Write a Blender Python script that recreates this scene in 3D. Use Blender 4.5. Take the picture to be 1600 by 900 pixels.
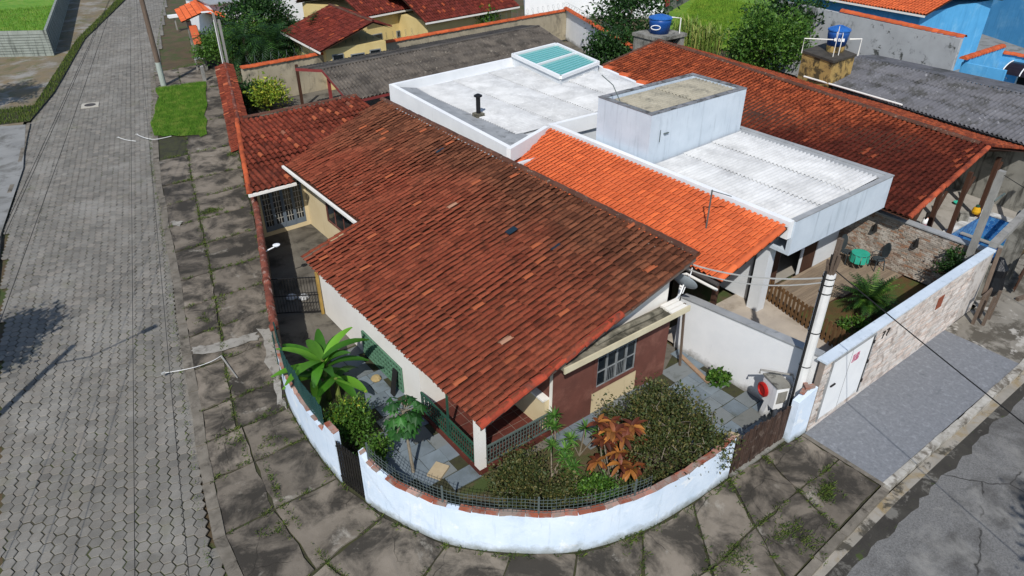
import bpy, bmesh, math, random
import numpy as np
from mathutils import Vector, Matrix
random.seed(7); rng = np.random.default_rng(7)
S = bpy.context.scene
for o in list(bpy.data.objects): bpy.data.objects.remove(o)
COL = S.collection

# ---------------------------------------------------------------- camera
F_PX = 1110.0; PITCH = math.atan2(690.0, F_PX); YAW = math.radians(37.558); CAM_H = 14.0
_f = Vector((math.sin(YAW)*math.cos(PITCH), math.cos(YAW)*math.cos(PITCH), -math.sin(PITCH)))
_r = Vector((math.cos(YAW), -math.sin(YAW), 0)); _u = _r.cross(_f)
CAM = Vector((0, 0, CAM_H))
cam_data = bpy.data.cameras.new('camera'); cam = bpy.data.objects.new('camera', cam_data); COL.objects.link(cam)
cam_data.sensor_width = 36; cam_data.lens = 36*F_PX/1600; cam_data.clip_end = 2000; cam_data.clip_start = 0.1
cam.matrix_world = Matrix(((_r.x,_u.x,-_f.x,0),(_r.y,_u.y,-_f.y,0),(_r.z,_u.z,-_f.z,CAM_H),(0,0,0,1)))
S.camera = cam
# ---------------------------------------------------------------- sky, sun, exposure
SUN_EL, SHADOW_AZ = math.radians(45), math.radians(46)
w = bpy.data.worlds.new('World'); S.world = w; w.use_nodes = True
nt = w.node_tree; sky = nt.nodes.new('ShaderNodeTexSky'); sky.sky_type = 'NISHITA'; sky.sun_disc = False
sky.sun_elevation = SUN_EL; sky.sun_rotation = math.radians(224); sky.air_density = 1.0; sky.dust_density = 0.6
bg = nt.nodes['Background']; nt.links.new(sky.outputs[0], bg.inputs[0]); bg.inputs[1].default_value = 0.115
sd = bpy.data.lights.new('sun', 'SUN'); sun = bpy.data.objects.new('sun', sd); COL.objects.link(sun)
sd.energy = 3.8; sd.angle = math.radians(0.5); sd.color = (1.0, 0.965, 0.915)
_sd = Vector((math.cos(SUN_EL)*math.cos(SHADOW_AZ), math.cos(SUN_EL)*math.sin(SHADOW_AZ), -math.sin(SUN_EL)))
sun.rotation_euler = _sd.to_track_quat('-Z', 'Y').to_euler(); sun.location = (-20, -5, 40)
S.view_settings.view_transform = 'Standard'; S.view_settings.look = 'None'
S.view_settings.exposure = 0.2; S.view_settings.gamma = 1.0; S.view_settings.use_curve_mapping = False

def at(px, py, z=0.0):
    """photo pixel -> world point at height z"""
    d = _f + _r*((px-800)/F_PX) - _u*((py-450)/F_PX)
    return CAM + d*((z-CAM_H)/d.z)
def at2(px, py, z=0.0):
    p = at(px, py, z); return (p.x, p.y)

# ---------------------------------------------------------------- materials
def lin(c):
    if isinstance(c, str): c = tuple(int(c[i:i+2], 16)/255 for i in (0, 2, 4))
    return tuple(x/12.92 if x <= .04045 else ((x+.055)/1.055)**2.4 for x in c) + (1,)
class NT:
    def __init__(s, m): s.t = m.node_tree; s.t.nodes.clear()
    def n(s, typ, **kw):
        x = s.t.nodes.new('ShaderNode'+typ)
        for k, v in kw.items():
            if k.startswith('i_'):
                key = k[2:]; key = int(key) if key.isdigit() else key.replace('_', ' ')
                x.inputs[key].default_value = v
            else: setattr(x, k, v)
        return x
    def l(s, a, b): s.t.links.new(a, b)
    def ramp(s, fac, p0, p1, c0=(0,0,0,1), c1=(1,1,1,1)):
        r = s.n('ValToRGB'); r.color_ramp.elements[0].position = p0; r.color_ramp.elements[1].position = p1
        r.color_ramp.elements[0].color = c0; r.color_ramp.elements[1].color = c1
        s.l(fac, r.inputs[0]); return r.outputs[0]
    def mix(s, fac, a, b, mode='MIX'):
        m = s.n('MixRGB', blend_type=mode)
        for i, x in ((0, fac), (1, a), (2, b)):
            if hasattr(x, 'is_linked'): s.l(x, m.inputs[i])
            else: m.inputs[i].default_value = x
        return m.outputs[0]
    def math(s, op, a, b=0.0):
        m = s.n('Math', operation=op)
        for i, x in ((0, a), (1, b)):
            if hasattr(x, 'is_linked'): s.l(x, m.inputs[i])
            else: m.inputs[i].default_value = x
        return m.outputs[0]
    def noise(s, vec, scale, detail=5, rough=.6, dist=0.0):
        n = s.n('TexNoise', i_Scale=scale, i_Detail=detail, i_Roughness=rough, i_Distortion=dist)
        if vec is not None: s.l(vec, n.inputs['Vector'])
        return n.outputs['Fac']
MATS = {}
def mat(name, c1, c2=None, scale=1.5, rough=.85, bump=.15, bscale=25., stain=None, sscale=.6, sp=(.5, .65), smax=.9,
        vary=0.0, streak=None, stp=(.5, .7), metal=0.0, trans=0.0, crack=None, ckscale=.5, stain2=None, s2scale=3., s2p=(.6, .7), spec=.3, hue=None, stretch=None, objoff=False, base=None):
    if name in MATS: return MATS[name]
    m = bpy.data.materials.new(name); m.use_nodes = True; T = NT(m); MATS[name] = m
    out = T.n('OutputMaterial'); b = T.n('BsdfPrincipled', i_Roughness=rough, i_Metallic=metal)
    b.inputs['Specular IOR Level'].default_value = spec
    pos = T.n('NewGeometry').outputs['Position']
    if objoff:
        va = T.n('VectorMath', operation='MULTIPLY_ADD'); va.inputs[1].default_value = (37, 53, 11); T.l(T.n('ObjectInfo').outputs['Random'], va.inputs[0]); T.l(pos, va.inputs[2]); pos = va.outputs[0]
    if stretch:
        mp = T.n('Mapping'); mp.inputs['Scale'].default_value = stretch; T.l(pos, mp.inputs[0]); pos1 = mp.outputs[0]
    else: pos1 = pos
    c1 = lin(c1); c2 = lin(c2) if c2 else tuple(x*.82 for x in c1[:3])+(1,)
    col = T.mix(T.ramp(T.noise(pos1, scale, 6), .32, .68), c1, c2)
    if vary:
        a = T.n('Attribute', attribute_name='rnd').outputs['Fac']; oi = T.n('ObjectInfo').outputs['Random']
        v = T.math('FRACT', T.math('ADD', a, oi))
        if hue: col = T.mix(T.ramp(v, .45, .95), col, lin(hue))
        hs = T.n('HueSaturation'); T.l(col, hs.inputs['Color'])
        T.l(T.math('ADD', T.math('MULTIPLY', T.math('FRACT', T.math('MULTIPLY', v, 7.31)), 2*vary), 1-vary), hs.inputs['Value']); col = hs.outputs[0]
    if stain: 
        f = T.ramp(T.noise(pos, sscale, 8, .68, .4), sp[0], sp[1], c1=(smax, smax, smax, 1)); col = T.mix(f, col, lin(stain))
    if stain2:
        f = T.ramp(T.noise(pos, s2scale, 7, .7, .3), s2p[0], s2p[1], c1=(.9, .9, .9, 1)); col = T.mix(f, col, lin(stain2))
    if crack:
        vo = T.n('TexVoronoi', feature='DISTANCE_TO_EDGE', i_Scale=ckscale); nz = T.n('TexNoise', i_Scale=2.5, i_Detail=5); T.l(pos, nz.inputs['Vector']); mx_ = T.mix(.25, pos, nz.outputs['Color'], 'ADD'); T.l(mx_, vo.inputs['Vector'])
        cf = T.ramp(vo.outputs['Distance'], .0, .009, (1, 1, 1, 1), (0, 0, 0, 1)); cf = T.mix(1.0, cf, T.ramp(T.noise(pos, .8, 3), .45, .55), 'MULTIPLY'); col = T.mix(cf, col, lin(crack))
    if streak:
        mp = T.n('Mapping'); mp.inputs['Scale'].default_value = (4, 4, .35); T.l(pos, mp.inputs[0])
        f = T.ramp(T.noise(mp.outputs[0], 1.2, 7, .7), stp[0], stp[1], c1=(.85, .85, .85, 1)); col = T.mix(f, col, lin(streak))
    if base:
        sz = T.n('SeparateXYZ'); T.l(T.n('NewGeometry').outputs['Position'], sz.inputs[0]); gr = T.math('SUBTRACT', T.math('MULTIPLY', T.noise(pos, 2.2, 7, .7), .75), sz.outputs[2]); col = T.mix(T.ramp(gr, .12, .38, c1=(.8, .8, .8, 1)), col, lin(base))
    T.l(col, b.inputs['Base Color'])
    if bump:
        bp = T.n('Bump', i_Strength=bump, i_Distance=.02); T.l(T.noise(pos, bscale, 6, .65), bp.inputs['Height']); T.l(bp.outputs[0], b.inputs['Normal'])
    if trans:
        tr = T.n('BsdfTranslucent'); T.l(col, tr.inputs[0]); mx = T.n('MixShader', i_0=trans); T.l(b.outputs[0], mx.inputs[1]); T.l(tr.outputs[0], mx.inputs[2]); T.l(mx.outputs[0], out.inputs[0])
    else: T.l(b.outputs[0], out.inputs[0])
    return m
def glass(name, col, rough=.08, alpha=.5):
    if name in MATS: return MATS[name]
    m = bpy.data.materials.new(name); m.use_nodes = True; T = NT(m); MATS[name] = m
    out = T.n('OutputMaterial'); b = T.n('BsdfPrincipled', i_Roughness=rough); b.inputs['Base Color'].default_value = lin(col)
    b.inputs['Alpha'].default_value = alpha; T.l(b.outputs[0], out.inputs[0]); return m

# ---------------------------------------------------------------- mesh helpers
ORG = {}
def org(o): return ORG.get(o.name, Vector((0, 0, 0))) if o else Vector((0, 0, 0))
def tag(o, label=None, cat=None, group=None, kind=None):
    if label: o['label'] = label
    if cat: o['category'] = cat
    if group: o['group'] = group
    if kind: o['kind'] = kind
    return o
def thing(name, loc, label, cat, group=None):
    o = bpy.data.objects.new(name, None); COL.objects.link(o); o.location = loc; ORG[o.name] = Vector(loc); o.empty_display_size = .2
    return tag(o, label, cat, group)
def link(name, me, parent=None, loc=None, rot=None):
    """a mesh object whose data is local to loc (world); child of parent"""
    o = bpy.data.objects.new(name, me); COL.objects.link(o)
    L = Vector(loc) if loc is not None else org(parent)
    ORG[o.name] = L.copy()
    Mx = Matrix.Translation(L - org(parent))
    if rot is not None: Mx = Mx @ rot.to_4x4()
    o.parent = parent; o.matrix_basis = Mx
    return o
class MB:
    def __init__(s): s.v = []; s.f = []; s.r = []; s.cur = 0.0
    def add(s, vs, fs):
        n = len(s.v); s.v += [tuple(p) for p in vs]; s.f += [tuple(i+n for i in q) for q in fs]; s.r += [s.cur]*len(fs); return s
    def box(s, x0, x1, y0, y1, z0, z1):
        return s.add([(x0,y0,z0),(x1,y0,z0),(x1,y1,z0),(x0,y1,z0),(x0,y0,z1),(x1,y0,z1),(x1,y1,z1),(x0,y1,z1)],
                     [(0,3,2,1),(4,5,6,7),(0,1,5,4),(1,2,6,5),(2,3,7,6),(3,0,4,7)])
    def obox(s, c, size, rz=0.0, R=None):
        R = R or Matrix.Rotation(rz, 3, 'Z'); c = Vector(c); a, b, h = size[0]/2, size[1]/2, size[2]/2
        vs = [c + R @ Vector(p) for p in ((-a,-b,-h),(a,-b,-h),(a,b,-h),(-a,b,-h),(-a,-b,h),(a,-b,h),(a,b,h),(-a,b,h))]
        return s.add(vs, [(0,3,2,1),(4,5,6,7),(0,1,5,4),(1,2,6,5),(2,3,7,6),(3,0,4,7)])
    def prism(s, poly, z0, z1):
        """polygon (ccw) extruded; z0/z1 numbers or lists per vertex"""
        n = len(poly); a = z0 if hasattr(z0, '__len__') else [z0]*n; b = z1 if hasattr(z1, '__len__') else [z1]*n
        vs = [(p[0], p[1], a[i]) for i, p in enumerate(poly)] + [(p[0], p[1], b[i]) for i, p in enumerate(poly)]
        return s.add(vs, [tuple(range(n-1, -1, -1)), tuple(range(n, 2*n))] + [(i, (i+1) % n, n+(i+1) % n, n+i) for i in range(n)])
    def beam(s, p, q, w, h=None, up=(0, 0, 1)):
        p, q = Vector(p), Vector(q); d = (q-p); L = d.length
        if L < 1e-6: return s
        d /= L; up = Vector(up)
        if abs(d.dot(up)) > .98: up = Vector((1, 0, 0))
        x = d.cross(up).normalized(); z = x.cross(d)
        R = Matrix((x, d, z)).transposed(); return s.obox((p+q)/2, (w, L, h or w), R=R)
    def tube(s, pts, r, n=7, r1=None, cap=True):
        pts = [Vector(p) for p in pts]; m = len(pts); base = len(s.v); vs = []; ref = None
        for i, p in enumerate(pts):
            d = (pts[min(i+1, m-1)] - pts[max(i-1, 0)]).normalized()
            if ref is None: ref = Vector((1, 0, 0)) if abs(d.x) < .9 else Vector((0, 1, 0))
            x = (ref - d*ref.dot(d)).normalized(); y = d.cross(x); ref = x
            rr = (r + (r1-r)*i/(m-1)) if r1 is not None else (r[i] if hasattr(r, '__len__') else r)
            vs += [p + (x*math.cos(2*math.pi*k/n) + y*math.sin(2*math.pi*k/n))*rr for k in range(n)]
        fs = [(i*n+k, i*n+(k+1) % n, (i+1)*n+(k+1) % n, (i+1)*n+k) for i in range(m-1) for k in range(n)]
        if cap: fs += [tuple(range(n-1, -1, -1)), tuple((m-1)*n+k for k in range(n))]
        return s.add(vs, fs)
    def lathe(s, c, prof, n=16):
        c = Vector(c); vs = []; m = len(prof)
        for r, z in prof: vs += [c + Vector((r*math.cos(2*math.pi*k/n), r*math.sin(2*math.pi*k/n), z)) for k in range(n)]
        fs = [(i*n+k, i*n+(k+1) % n, (i+1)*n+(k+1) % n, (i+1)*n+k) for i in range(m-1) for k in range(n)]
        return s.add(vs, fs + [tuple(range(n-1, -1, -1)), tuple((m-1)*n+k for k in range(n))])
    def mesh(s, name, m, o=Vector((0, 0, 0)), smooth=False):
        me = bpy.data.meshes.new(name); me.from_pydata([(v[0]-o.x, v[1]-o.y, v[2]-o.z) for v in s.v], [], s.f); me.update()
        if any(s.r):
            a = me.attributes.new('rnd', 'FLOAT', 'FACE'); a.data.foreach_set('value', s.r)
        if m: me.materials.append(m)
        if smooth: me.polygons.foreach_set('use_smooth', [True]*len(me.polygons))
        return me
    def build(s, name, m, parent=None, smooth=False, kind=None):
        if parent is None:
            a = np.array(s.v); o = Vector(((a[:,0].min()+a[:,0].max())/2, (a[:,1].min()+a[:,1].max())/2, a[:,2].min()))
        else: o = org(parent)
        ob = link(name, s.mesh(name, m, o, smooth), parent, o)
        if kind: ob['kind'] = kind
        return ob
def bm1(fn): m = MB(); fn(m); return m
def BOX(*a): return MB().box(*a)
def npmesh(name, V, Fq, m, rnd=None, smooth=False):
    """mesh from numpy vertex array and equal-size faces"""
    me = bpy.data.meshes.new(name); nf, k = Fq.shape
    me.vertices.add(len(V)); me.vertices.foreach_set('co', np.asarray(V, np.float32).ravel())
    me.loops.add(nf*k); me.loops.foreach_set('vertex_index', Fq.astype(np.int32).ravel())
    me.polygons.add(nf); me.polygons.foreach_set('loop_start', np.arange(0, nf*k, k, dtype=np.int32))
    me.update(calc_edges=True)
    if rnd is not None:
        a = me.attributes.new('rnd', 'FLOAT', 'FACE'); a.data.foreach_set('value', np.asarray(rnd, np.float32))
    if smooth: me.polygons.foreach_set('use_smooth', np.ones(nf, bool))
    if m: me.materials.append(m)
    return me
def inpoly(x, y, P):
    c = False; n = len(P); j = n-1
    for i in range(n):
        if (P[i][1] > y) != (P[j][1] > y) and x < (P[j][0]-P[i][0])*(y-P[i][1])/(P[j][1]-P[i][1])+P[i][0]: c = not c
        j = i
    return c
def arr(objs_name, meshes, mats_world, parent, kind_rest, cap, restname=None):
    """pieces: the cap nearest to the camera as own objects sharing mesh data, the rest joined as one 'stuff' part"""
    order = sorted(range(len(mats_world)), key=lambda i: (mats_world[i][1].translation - CAM).length)
    po = org(parent)
    for i in order[:cap]:
        mi, W = mats_world[i]; o = bpy.data.objects.new(objs_name, meshes[mi]); COL.objects.link(o); o.parent = parent
        o.matrix_basis = Matrix.Translation(-po) @ W; ORG[o.name] = W.translation.copy()
    rest = order[cap:]
    if rest:
        VS = []; FS = []; RS = []; n = 0
        cache = {}
        for mi, me in enumerate(meshes):
            a = np.empty(len(me.vertices)*3, np.float32); me.vertices.foreach_get('co', a); a = a.reshape(-1, 3)
            cache[mi] = (a, [tuple(p.vertices) for p in me.polygons], [p.material_index for p in me.polygons])
        faces = []; MI = []
        for i in rest:
            mi, W = mats_world[i]; a, fs, ml_ = cache[mi]; MI += ml_; M = np.array(W); VS.append(a @ M[:3, :3].T + M[:3, 3] - np.array(po))
            faces += [tuple(k+n for k in f) for f in fs]; RS += [random.random()]*len(fs); n += len(a)
        me = bpy.data.meshes.new(restname or objs_name+'_rest'); me.from_pydata(np.vstack(VS).tolist(), [], faces); me.update()
        at_ = me.attributes.new('rnd', 'FLOAT', 'FACE'); at_.data.foreach_set('value', RS)
        for mm in meshes[0].materials: me.materials.append(mm)
        me.polygons.foreach_set('material_index', MI)
        o = link(restname or objs_name+'_rest', me, parent); o['kind'] = 'stuff'
# ---------------------------------------------------------------- roof tiles
CHANNEL_SHADE = {}  # darker tile copies with channel shade painted into the colour
def tile_mesh(name, m, w=.215, L=.40, lift=.026, h=.078):
    prof = [(0, .006), (w*.14, -.012), (w*.30, -.008), (w*.38, h*.5), (w*.50, h*.9), (w*.68, h), (w*.86, h*.86), (w*1.0, .036)]
    v = []; f = []; k = len(prof)
    for (x, z) in prof: v.append((x, 0, z+lift))
    for (x, z) in prof: v.append((x, L, z*.86))
    for (x, z) in prof: v.append((x, .004, max(z+lift-.02, lift-.026)))
    f = [(i, i+1, k+i+1, k+i) for i in range(k-1)] + [(2*k+i, 2*k+i+1, i+1, i) for i in range(k-1)]
    me = bpy.data.meshes.new(name); me.from_pydata(v, [], f); me.update(); me.materials.append(m)
    if m.name in CHANNEL_SHADE:
        me.materials.append(CHANNEL_SHADE[m.name])
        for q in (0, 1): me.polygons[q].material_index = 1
    return me
def frame(u, v):
    u = Vector(u).normalized(); v = Vector(v); v = (v-u*v.dot(u)).normalized(); n = u.cross(v); return u, v, n
def tile_field(parent, O, u, v, lu, lv, m, keep=None, w=.215, g=.345, cap=300, jit=1.0, name='tile', L=.40):
    """lay tiles over a sloping plane; O lower corner, u along eave (u x v up), lu/lv lengths"""
    u, v, n = frame(u, v); O = Vector(O); me = tile_mesh(name, m, w, L); ms = []
    R = Matrix((u, v, n)).transposed()
    for j in range(int(lv/g)+1):
        for i in range(int(lu/w)+1):
            p = O + u*(i*w) + v*(j*g)
            if j*g > lv-.12 or i*w > lu-w*.6: continue
            if keep and not keep(p + u*w*.5 + v*g*.5): continue
            J = Matrix.Rotation(random.gauss(0, .012)*jit, 3, 'Z') @ Matrix.Rotation(random.gauss(0, .012)*jit, 3, 'X')
            sag = .018*math.sin(p.y*1.3+p.x*.7)*jit + .012*math.sin(p.y*3.1)*jit
            W = Matrix.Translation(p + n*(.012+sag+random.uniform(0, .008)*jit) + v*random.gauss(0, .008)*jit) @ (R @ J).to_4x4()
            ms.append((0, W))
    arr(name, [me], ms, parent, True, cap, name+'_field')
def cap_mesh(name, m, r=.11, L=.42):
    b = MB(); n = 6; v = []
    for t, rr in ((0, r*1.08), (L, r*.9)):
        for k in range(n+1):
            a = math.pi*k/n; v.append((math.cos(a)*rr, t, math.sin(a)*rr*.8))
    b.add(v, [(k+1, k, n+1+k, n+2+k) for k in range(n)] + [tuple(range(n+1))])
    return b.mesh(name, m)
def cap_row(parent, p, q, m, name='ridge_tile', r=.11, L=.38, up=(0, 0, 1), jit=1.0):
    p, q = Vector(p), Vector(q); d = q-p; n = max(1, int(d.length/L)); d.normalize(); up = Vector(up)
    x = d.cross(up).normalized(); z = x.cross(d); R = Matrix((x, d, z)).transposed(); me = cap_mesh(name, m, r, L+.04); ms = []
    for i in range(n):
        J = Matrix.Rotation(random.gauss(0, .03)*jit, 3, 'Z') @ Matrix.Rotation(.035, 3, 'X')
        ms.append((0, Matrix.Translation(p+d*(i*L)+z*random.uniform(-.01, .01)*jit) @ (R @ J).to_4x4()))
    arr(name, [me], ms, parent, True, 300)
def corr_mesh(name, m, W, L, pitch=.177, amp=.042, th=.0):
    k = max(2, int(round(W/pitch*6))); v = []; 
    for i in range(k+1):
        x = W*i/k; z = amp*math.sin(2*math.pi*x/pitch); v += [(x, 0, z), (x, L, z), (x, 0, z-.012)]
    f = [(3*i, 3*i+3, 3*i+4, 3*i+1) for i in range(k)] + [(3*i+2, 3*i+5, 3*i+3, 3*i) for i in range(k)]
    me = bpy.data.meshes.new(name); me.from_pydata(v, [], f); me.update(); me.materials.append(m); me.polygons.foreach_set('use_smooth', [True]*len(me.polygons)); return me
def corr_roof(parent, O, u, v, lu, lv, m, nu, nv, name='roof_sheet', amp=.042, pitch=.177, jit=1.0, gap=0.0):
    """corrugated sheets: waves run along v, nu sheets across u, nv courses up v (upper course laps over the lower)"""
    u, v, n = frame(u, v); R = Matrix((u, v, n)).transposed(); W = lu/nu; L = lv/nv
    pitch = W/round(W/pitch); me = corr_mesh(name, m, W+gap, L+.1, pitch, amp)
    for j in range(nv):
        for i in range(nu):
            p = Vector(O)+u*(i*W)+v*(j*L-.05)+n*(.03+random.uniform(0, .012)*jit)
            J = Matrix.Rotation(random.gauss(0, .004)*jit, 3, 'Z') @ Matrix.Rotation(-.035/L, 3, 'X')
            link(name, me, parent, p, R @ J)
# ---------------------------------------------------------------- setting: ground, streets, pavements
m_soil = mat('soil', '4a4030', '5a4c38', 1.2, stain='3a4a22', sscale=.9, sp=(.48, .6), bump=.5)
m_grass = mat('lawn_green', '476f1a', '5c8224', 1.6, stain='76883a', sscale=1.6, bump=.8, bscale=60, vary=.25)
m_weed = mat('weed_green', '41561e', '384b1a', 2, bump=0, vary=.3, hue='5f6a2a')
m_grass_dry = mat('field_green', '668a24', '52761e', .5, stain='7d9030', sscale=1.1, bump=.8, bscale=40, vary=.25)
m_paver = mat('paver_concrete', '76736c', '66635d', 1.6, vary=.15, stain='8f8c85', sscale=.33, sp=(.5, .66), smax=.6, stain2='6b6a58', s2scale=.55, s2p=(.58, .78), bump=.35, bscale=45, hue='77726a')
m_bed = mat('paver_bed', '38352d', '4a4636', 2.0, stain='3f4a1e', sscale=.5, sp=(.5, .6), bump=.4)
m_slab = mat('stained_concrete', '7a7165', '655d52', 1.6, vary=.24, objoff=True, stain='2a2722', sscale=.8, sp=(.44, .58), smax=.88, stain2='948e83', s2scale=.9, s2p=(.6, .7), bump=.5, bscale=30, crack='2a2620', ckscale=.55)
m_moss = mat('moss_joint', '37342a', '3f4224', 3.0, stain='2b2a22', sscale=1.2, bump=.8, bscale=50)
m_kerb = mat('kerb_concrete', '7d766b', '5f594f', 2.2, stain='37332c', sscale=1.6, sp=(.52, .66), bump=.4, vary=.08)
m_kerbw = mat('kerb_whitewash', 'b5b2aa', '8d887e', 3.0, stain='5a5348', sscale=2.2, sp=(.5, .62), bump=.4, vary=.12)
m_asph = mat('old_asphalt', '7a7977', '5c5b59', 26, stain='474542', sscale=.7, sp=(.48, .66), smax=.8, stain2='86847f', s2scale=.62, s2p=(.54, .68), bump=.9, bscale=55, crack='2a2825', ckscale=.35)
m_gravel = mat('washed_gravel', '7c7e82', '6b6e72', 11.0, stain='94969a', sscale=6, sp=(.52, .68), smax=.6, stain2='5a5d60', s2scale=2.2, s2p=(.58, .75), bump=.8, bscale=60)
m_drive = mat('dark_concrete', '6d685e', '57524a', .8, stain='35322c', sscale=.8, sp=(.5, .64), bump=.4)
m_ramp = mat('pale_concrete', '8b8b88', '777775', .7, stain='5b5a55', sscale=.9, bump=.3)
m_dirt = mat('sandy_dirt', '7a6a4e', '6a6458', .6, stain='5a5b3a', sscale=.7, sp=(.5, .62), stain2='8d8a84', s2scale=.45, s2p=(.5, .62), bump=.5)
m_slate = mat('slate', '717c84', '626c72', 2.0, vary=.12, stain='4c5048', sscale=1.2, sp=(.55, .7), bump=.25, hue='6d6f6c', rough=.7)

def sheet(name, poly, z, m, kind='structure', sub=0):
    b = MB(); b.add([(p[0], p[1], z) for p in poly], [tuple(range(len(poly)))]); o = b.build(name, m); o['kind'] = kind; return o
b = MB(); hx0, hx1, hy0, hy1 = 29.6, 34.4, 7.6, 10.0    # hole for the pool basin
for (x0_, x1_, y0_, y1_) in ((-250, hx0, -250, 350), (hx1, 350, -250, 350), (hx0, hx1, -250, hy0), (hx0, hx1, hy1, 350)): b.add([(x0_, y0_, -.19), (x1_, y0_, -.19), (x1_, y1_, -.19), (x0_, y1_, -.19)], [(0, 1, 2, 3)])
tag(b.build('ground', m_soil), kind='structure')
ST_R = [(-.9, 4), (.0, 8), (.83, 12.23), (2.32, 19.59), (4.23, 28.23), (6.5, 39.5), (10.0, 52.85), (14.6, 69), (19.9, 86.96), (24, 100)]
ST_L = [(-5.2, 4), (-4.0, 10), (-2.95, 15.13), (-2.12, 23), (-.4, 36), (2.5, 51), (9.0, 72), (16.2, 90), (20, 100)]
sheet('street_bed', ST_R[:1]+ST_R[1:]+ST_L[::-1], -.145, m_bed)
# hexagonal pavers, points across the street
def pavers():
    root = sheet('paved_street', ST_R + ST_L[::-1], -.14, m_bed)
    fl = .30; s = fl/math.sqrt(3); g = .009
    b = MB(); n = 6; R0 = s-g; R1 = R0-.011
    v = [(R0*math.cos(math.pi/3*k), R0*math.sin(math.pi/3*k), .012) for k in range(6)] + [(R1*math.cos(math.pi/3*k), R1*math.sin(math.pi/3*k), .028) for k in range(6)] + \
        [(R0*math.cos(math.pi/3*k), R0*math.sin(math.pi/3*k), -.01) for k in range(6)]
    b.add(v, [tuple(range(6, 12))] + [(k, (k+1) % 6, 6+(k+1) % 6, 6+k) for k in range(6)] + [(12+k, 12+(k+1) % 6, (k+1) % 6, k) for k in range(6)])
    me = b.mesh('paver', m_paver); poly = ST_R + ST_L[::-1]; polyw = [(x+.17, y) for x, y in ST_R]+[(x-.1, y) for x, y in ST_L[::-1]]
    th = math.atan2(.235, 1); c, sn = math.cos(th), math.sin(th); ms = []
    for i in range(-40, 45):
        for j in range(-5, 345):
            a = i*1.5*s; t = j*fl + (fl/2 if i % 2 else 0); x = c*a + sn*t - 2; y = -sn*a + c*t + 3
            if y < 7 or y > 92: continue
            if not inpoly(x, y, polyw): continue
            ex = min(abs(x-xx) for xx in (0,))
            z = -.138 + random.gauss(0, .004) + .012*math.sin(x*1.1)*math.sin(y*.5)
            J = Matrix.Rotation(-th + random.gauss(0, .035), 3, 'Z') @ Matrix.Rotation(random.gauss(0, .02), 3, 'X') @ Matrix.Rotation(random.gauss(0, .02), 3, 'Y')
            ms.append((0, Matrix.Translation((x+random.gauss(0, .006), y+random.gauss(0, .006), z)) @ J.to_4x4() @ Matrix.Scale(random.uniform(.97, 1.0), 4)))
    # the largest in the picture: nearest to camera AND in frame
    arr('paver', [me], [q for q in ms if q[1].translation.y > 11.5] , root, True, 300, 'paver_field')
pavers()
# manhole
mh = thing('manhole_cover', at(141, 165, -.11), 'round iron manhole cover in a pale concrete collar in the paved street', 'manhole cover')
p = at(141, 165, -.11)
b = MB(); b.obox((p.x, p.y, -.095), (1.0, 1.0, .06), -.23); b.build('collar', mat('pale_collar', 'b5b0a4', 'a09b90', 4, bump=.3), mh)
MB().lathe((p.x, p.y, -.064), [(.33, 0), (.33, .012), (.30, .016)], 20).build('lid', mat('rusty_iron', '4a4440', '38332f', 8, rough=.6), mh)
# right-hand street
sheet('asphalt_street', [(-.5, -14), (75, -14), (75, 3.75), (24, 3.75), (15.5, 3.75), (11.3, 3.5), (7, 3.4), (3, 3.9), (-.5, 5)], -.13, m_asph)
# gutter strip with wash of sand
sheet('gutter_strip', [(9, 3.72), (15.6, 3.92), (24, 3.92), (40, 4.2), (40, 4.5), (24, 4.2), (15.6, 4.18), (9, 3.95)], -.122, mat('sandy_gutter', '9a948a', '7f7a70', 1.3, stain='857350', sscale=1.4, sp=(.5, .66), stain2='3a372f', s2scale=1.1, s2p=(.56, .62), bump=.4))
sheet('wet_gutter', [(9+.3*k, 3.42+.006*k+.05*math.sin(k*.55)+.04*math.sin(k*1.7)+random.gauss(0, .035)) for k in range(100)]+[(40, 4.2), (24, 3.921), (15.6, 3.921), (9, 3.721)], -.126, mat('damp_silt', '3f3c36', '2f2c28', 1.8, stain='6d6a63', sscale=1.4, sp=(.55, .62), stain2='3d4a20', s2scale=1.6, s2p=(.6, .66), bump=.6))
GP0 = [at2(240, 214), at2(323, 211), at2(321, 128), at2(246, 138)]
# pavement base and slabs
IN = [(15.9, 57.5), (14.2, 51), (12.3, 44.2), (10.9, 39.2), (9.9, 35.6), (9.24, 33.2), (8.6, 30.8), (7.95, 28.4), (7.29, 25.9), (6.7, 23.9), (6.1, 22.0), (5.47, 20.1), (4.85, 18.0), (4.5, 16.6), (4.38, 15.1), (4.38, 13.2), (4.72, 11.35), (5.5, 9.7), (6.55, 8.55), (7.8, 7.65), (9.4, 7.12), (11.08, 6.96), (12.45, 6.95), (13.9, 6.9), (15.4, 6.72)]
OUT = [(11.2, 57.5), (9.75, 51), (8.0, 44.2), (6.75, 39.2), (5.95, 35.6), (5.5, 33.2), (4.98, 30.8), (4.55, 28.4), (4.05, 25.9), (3.6, 23.9), (3.2, 22.0), (2.8, 20.1), (2.4, 18.0), (2.08, 16.6), (1.8, 15.1), (1.45, 13.2), (1.35, 10.6), (1.8, 8.0), (2.9, 6.0), (4.6, 4.8), (6.6, 4.2), (8.8, 4.0), (11.0, 4.18), (13.2, 4.3), (15.4, 4.42)]
pav = sheet('pavement', [(x+.25, y+.25) for x, y in IN] + OUT[::-1], -.035, m_moss)
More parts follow.
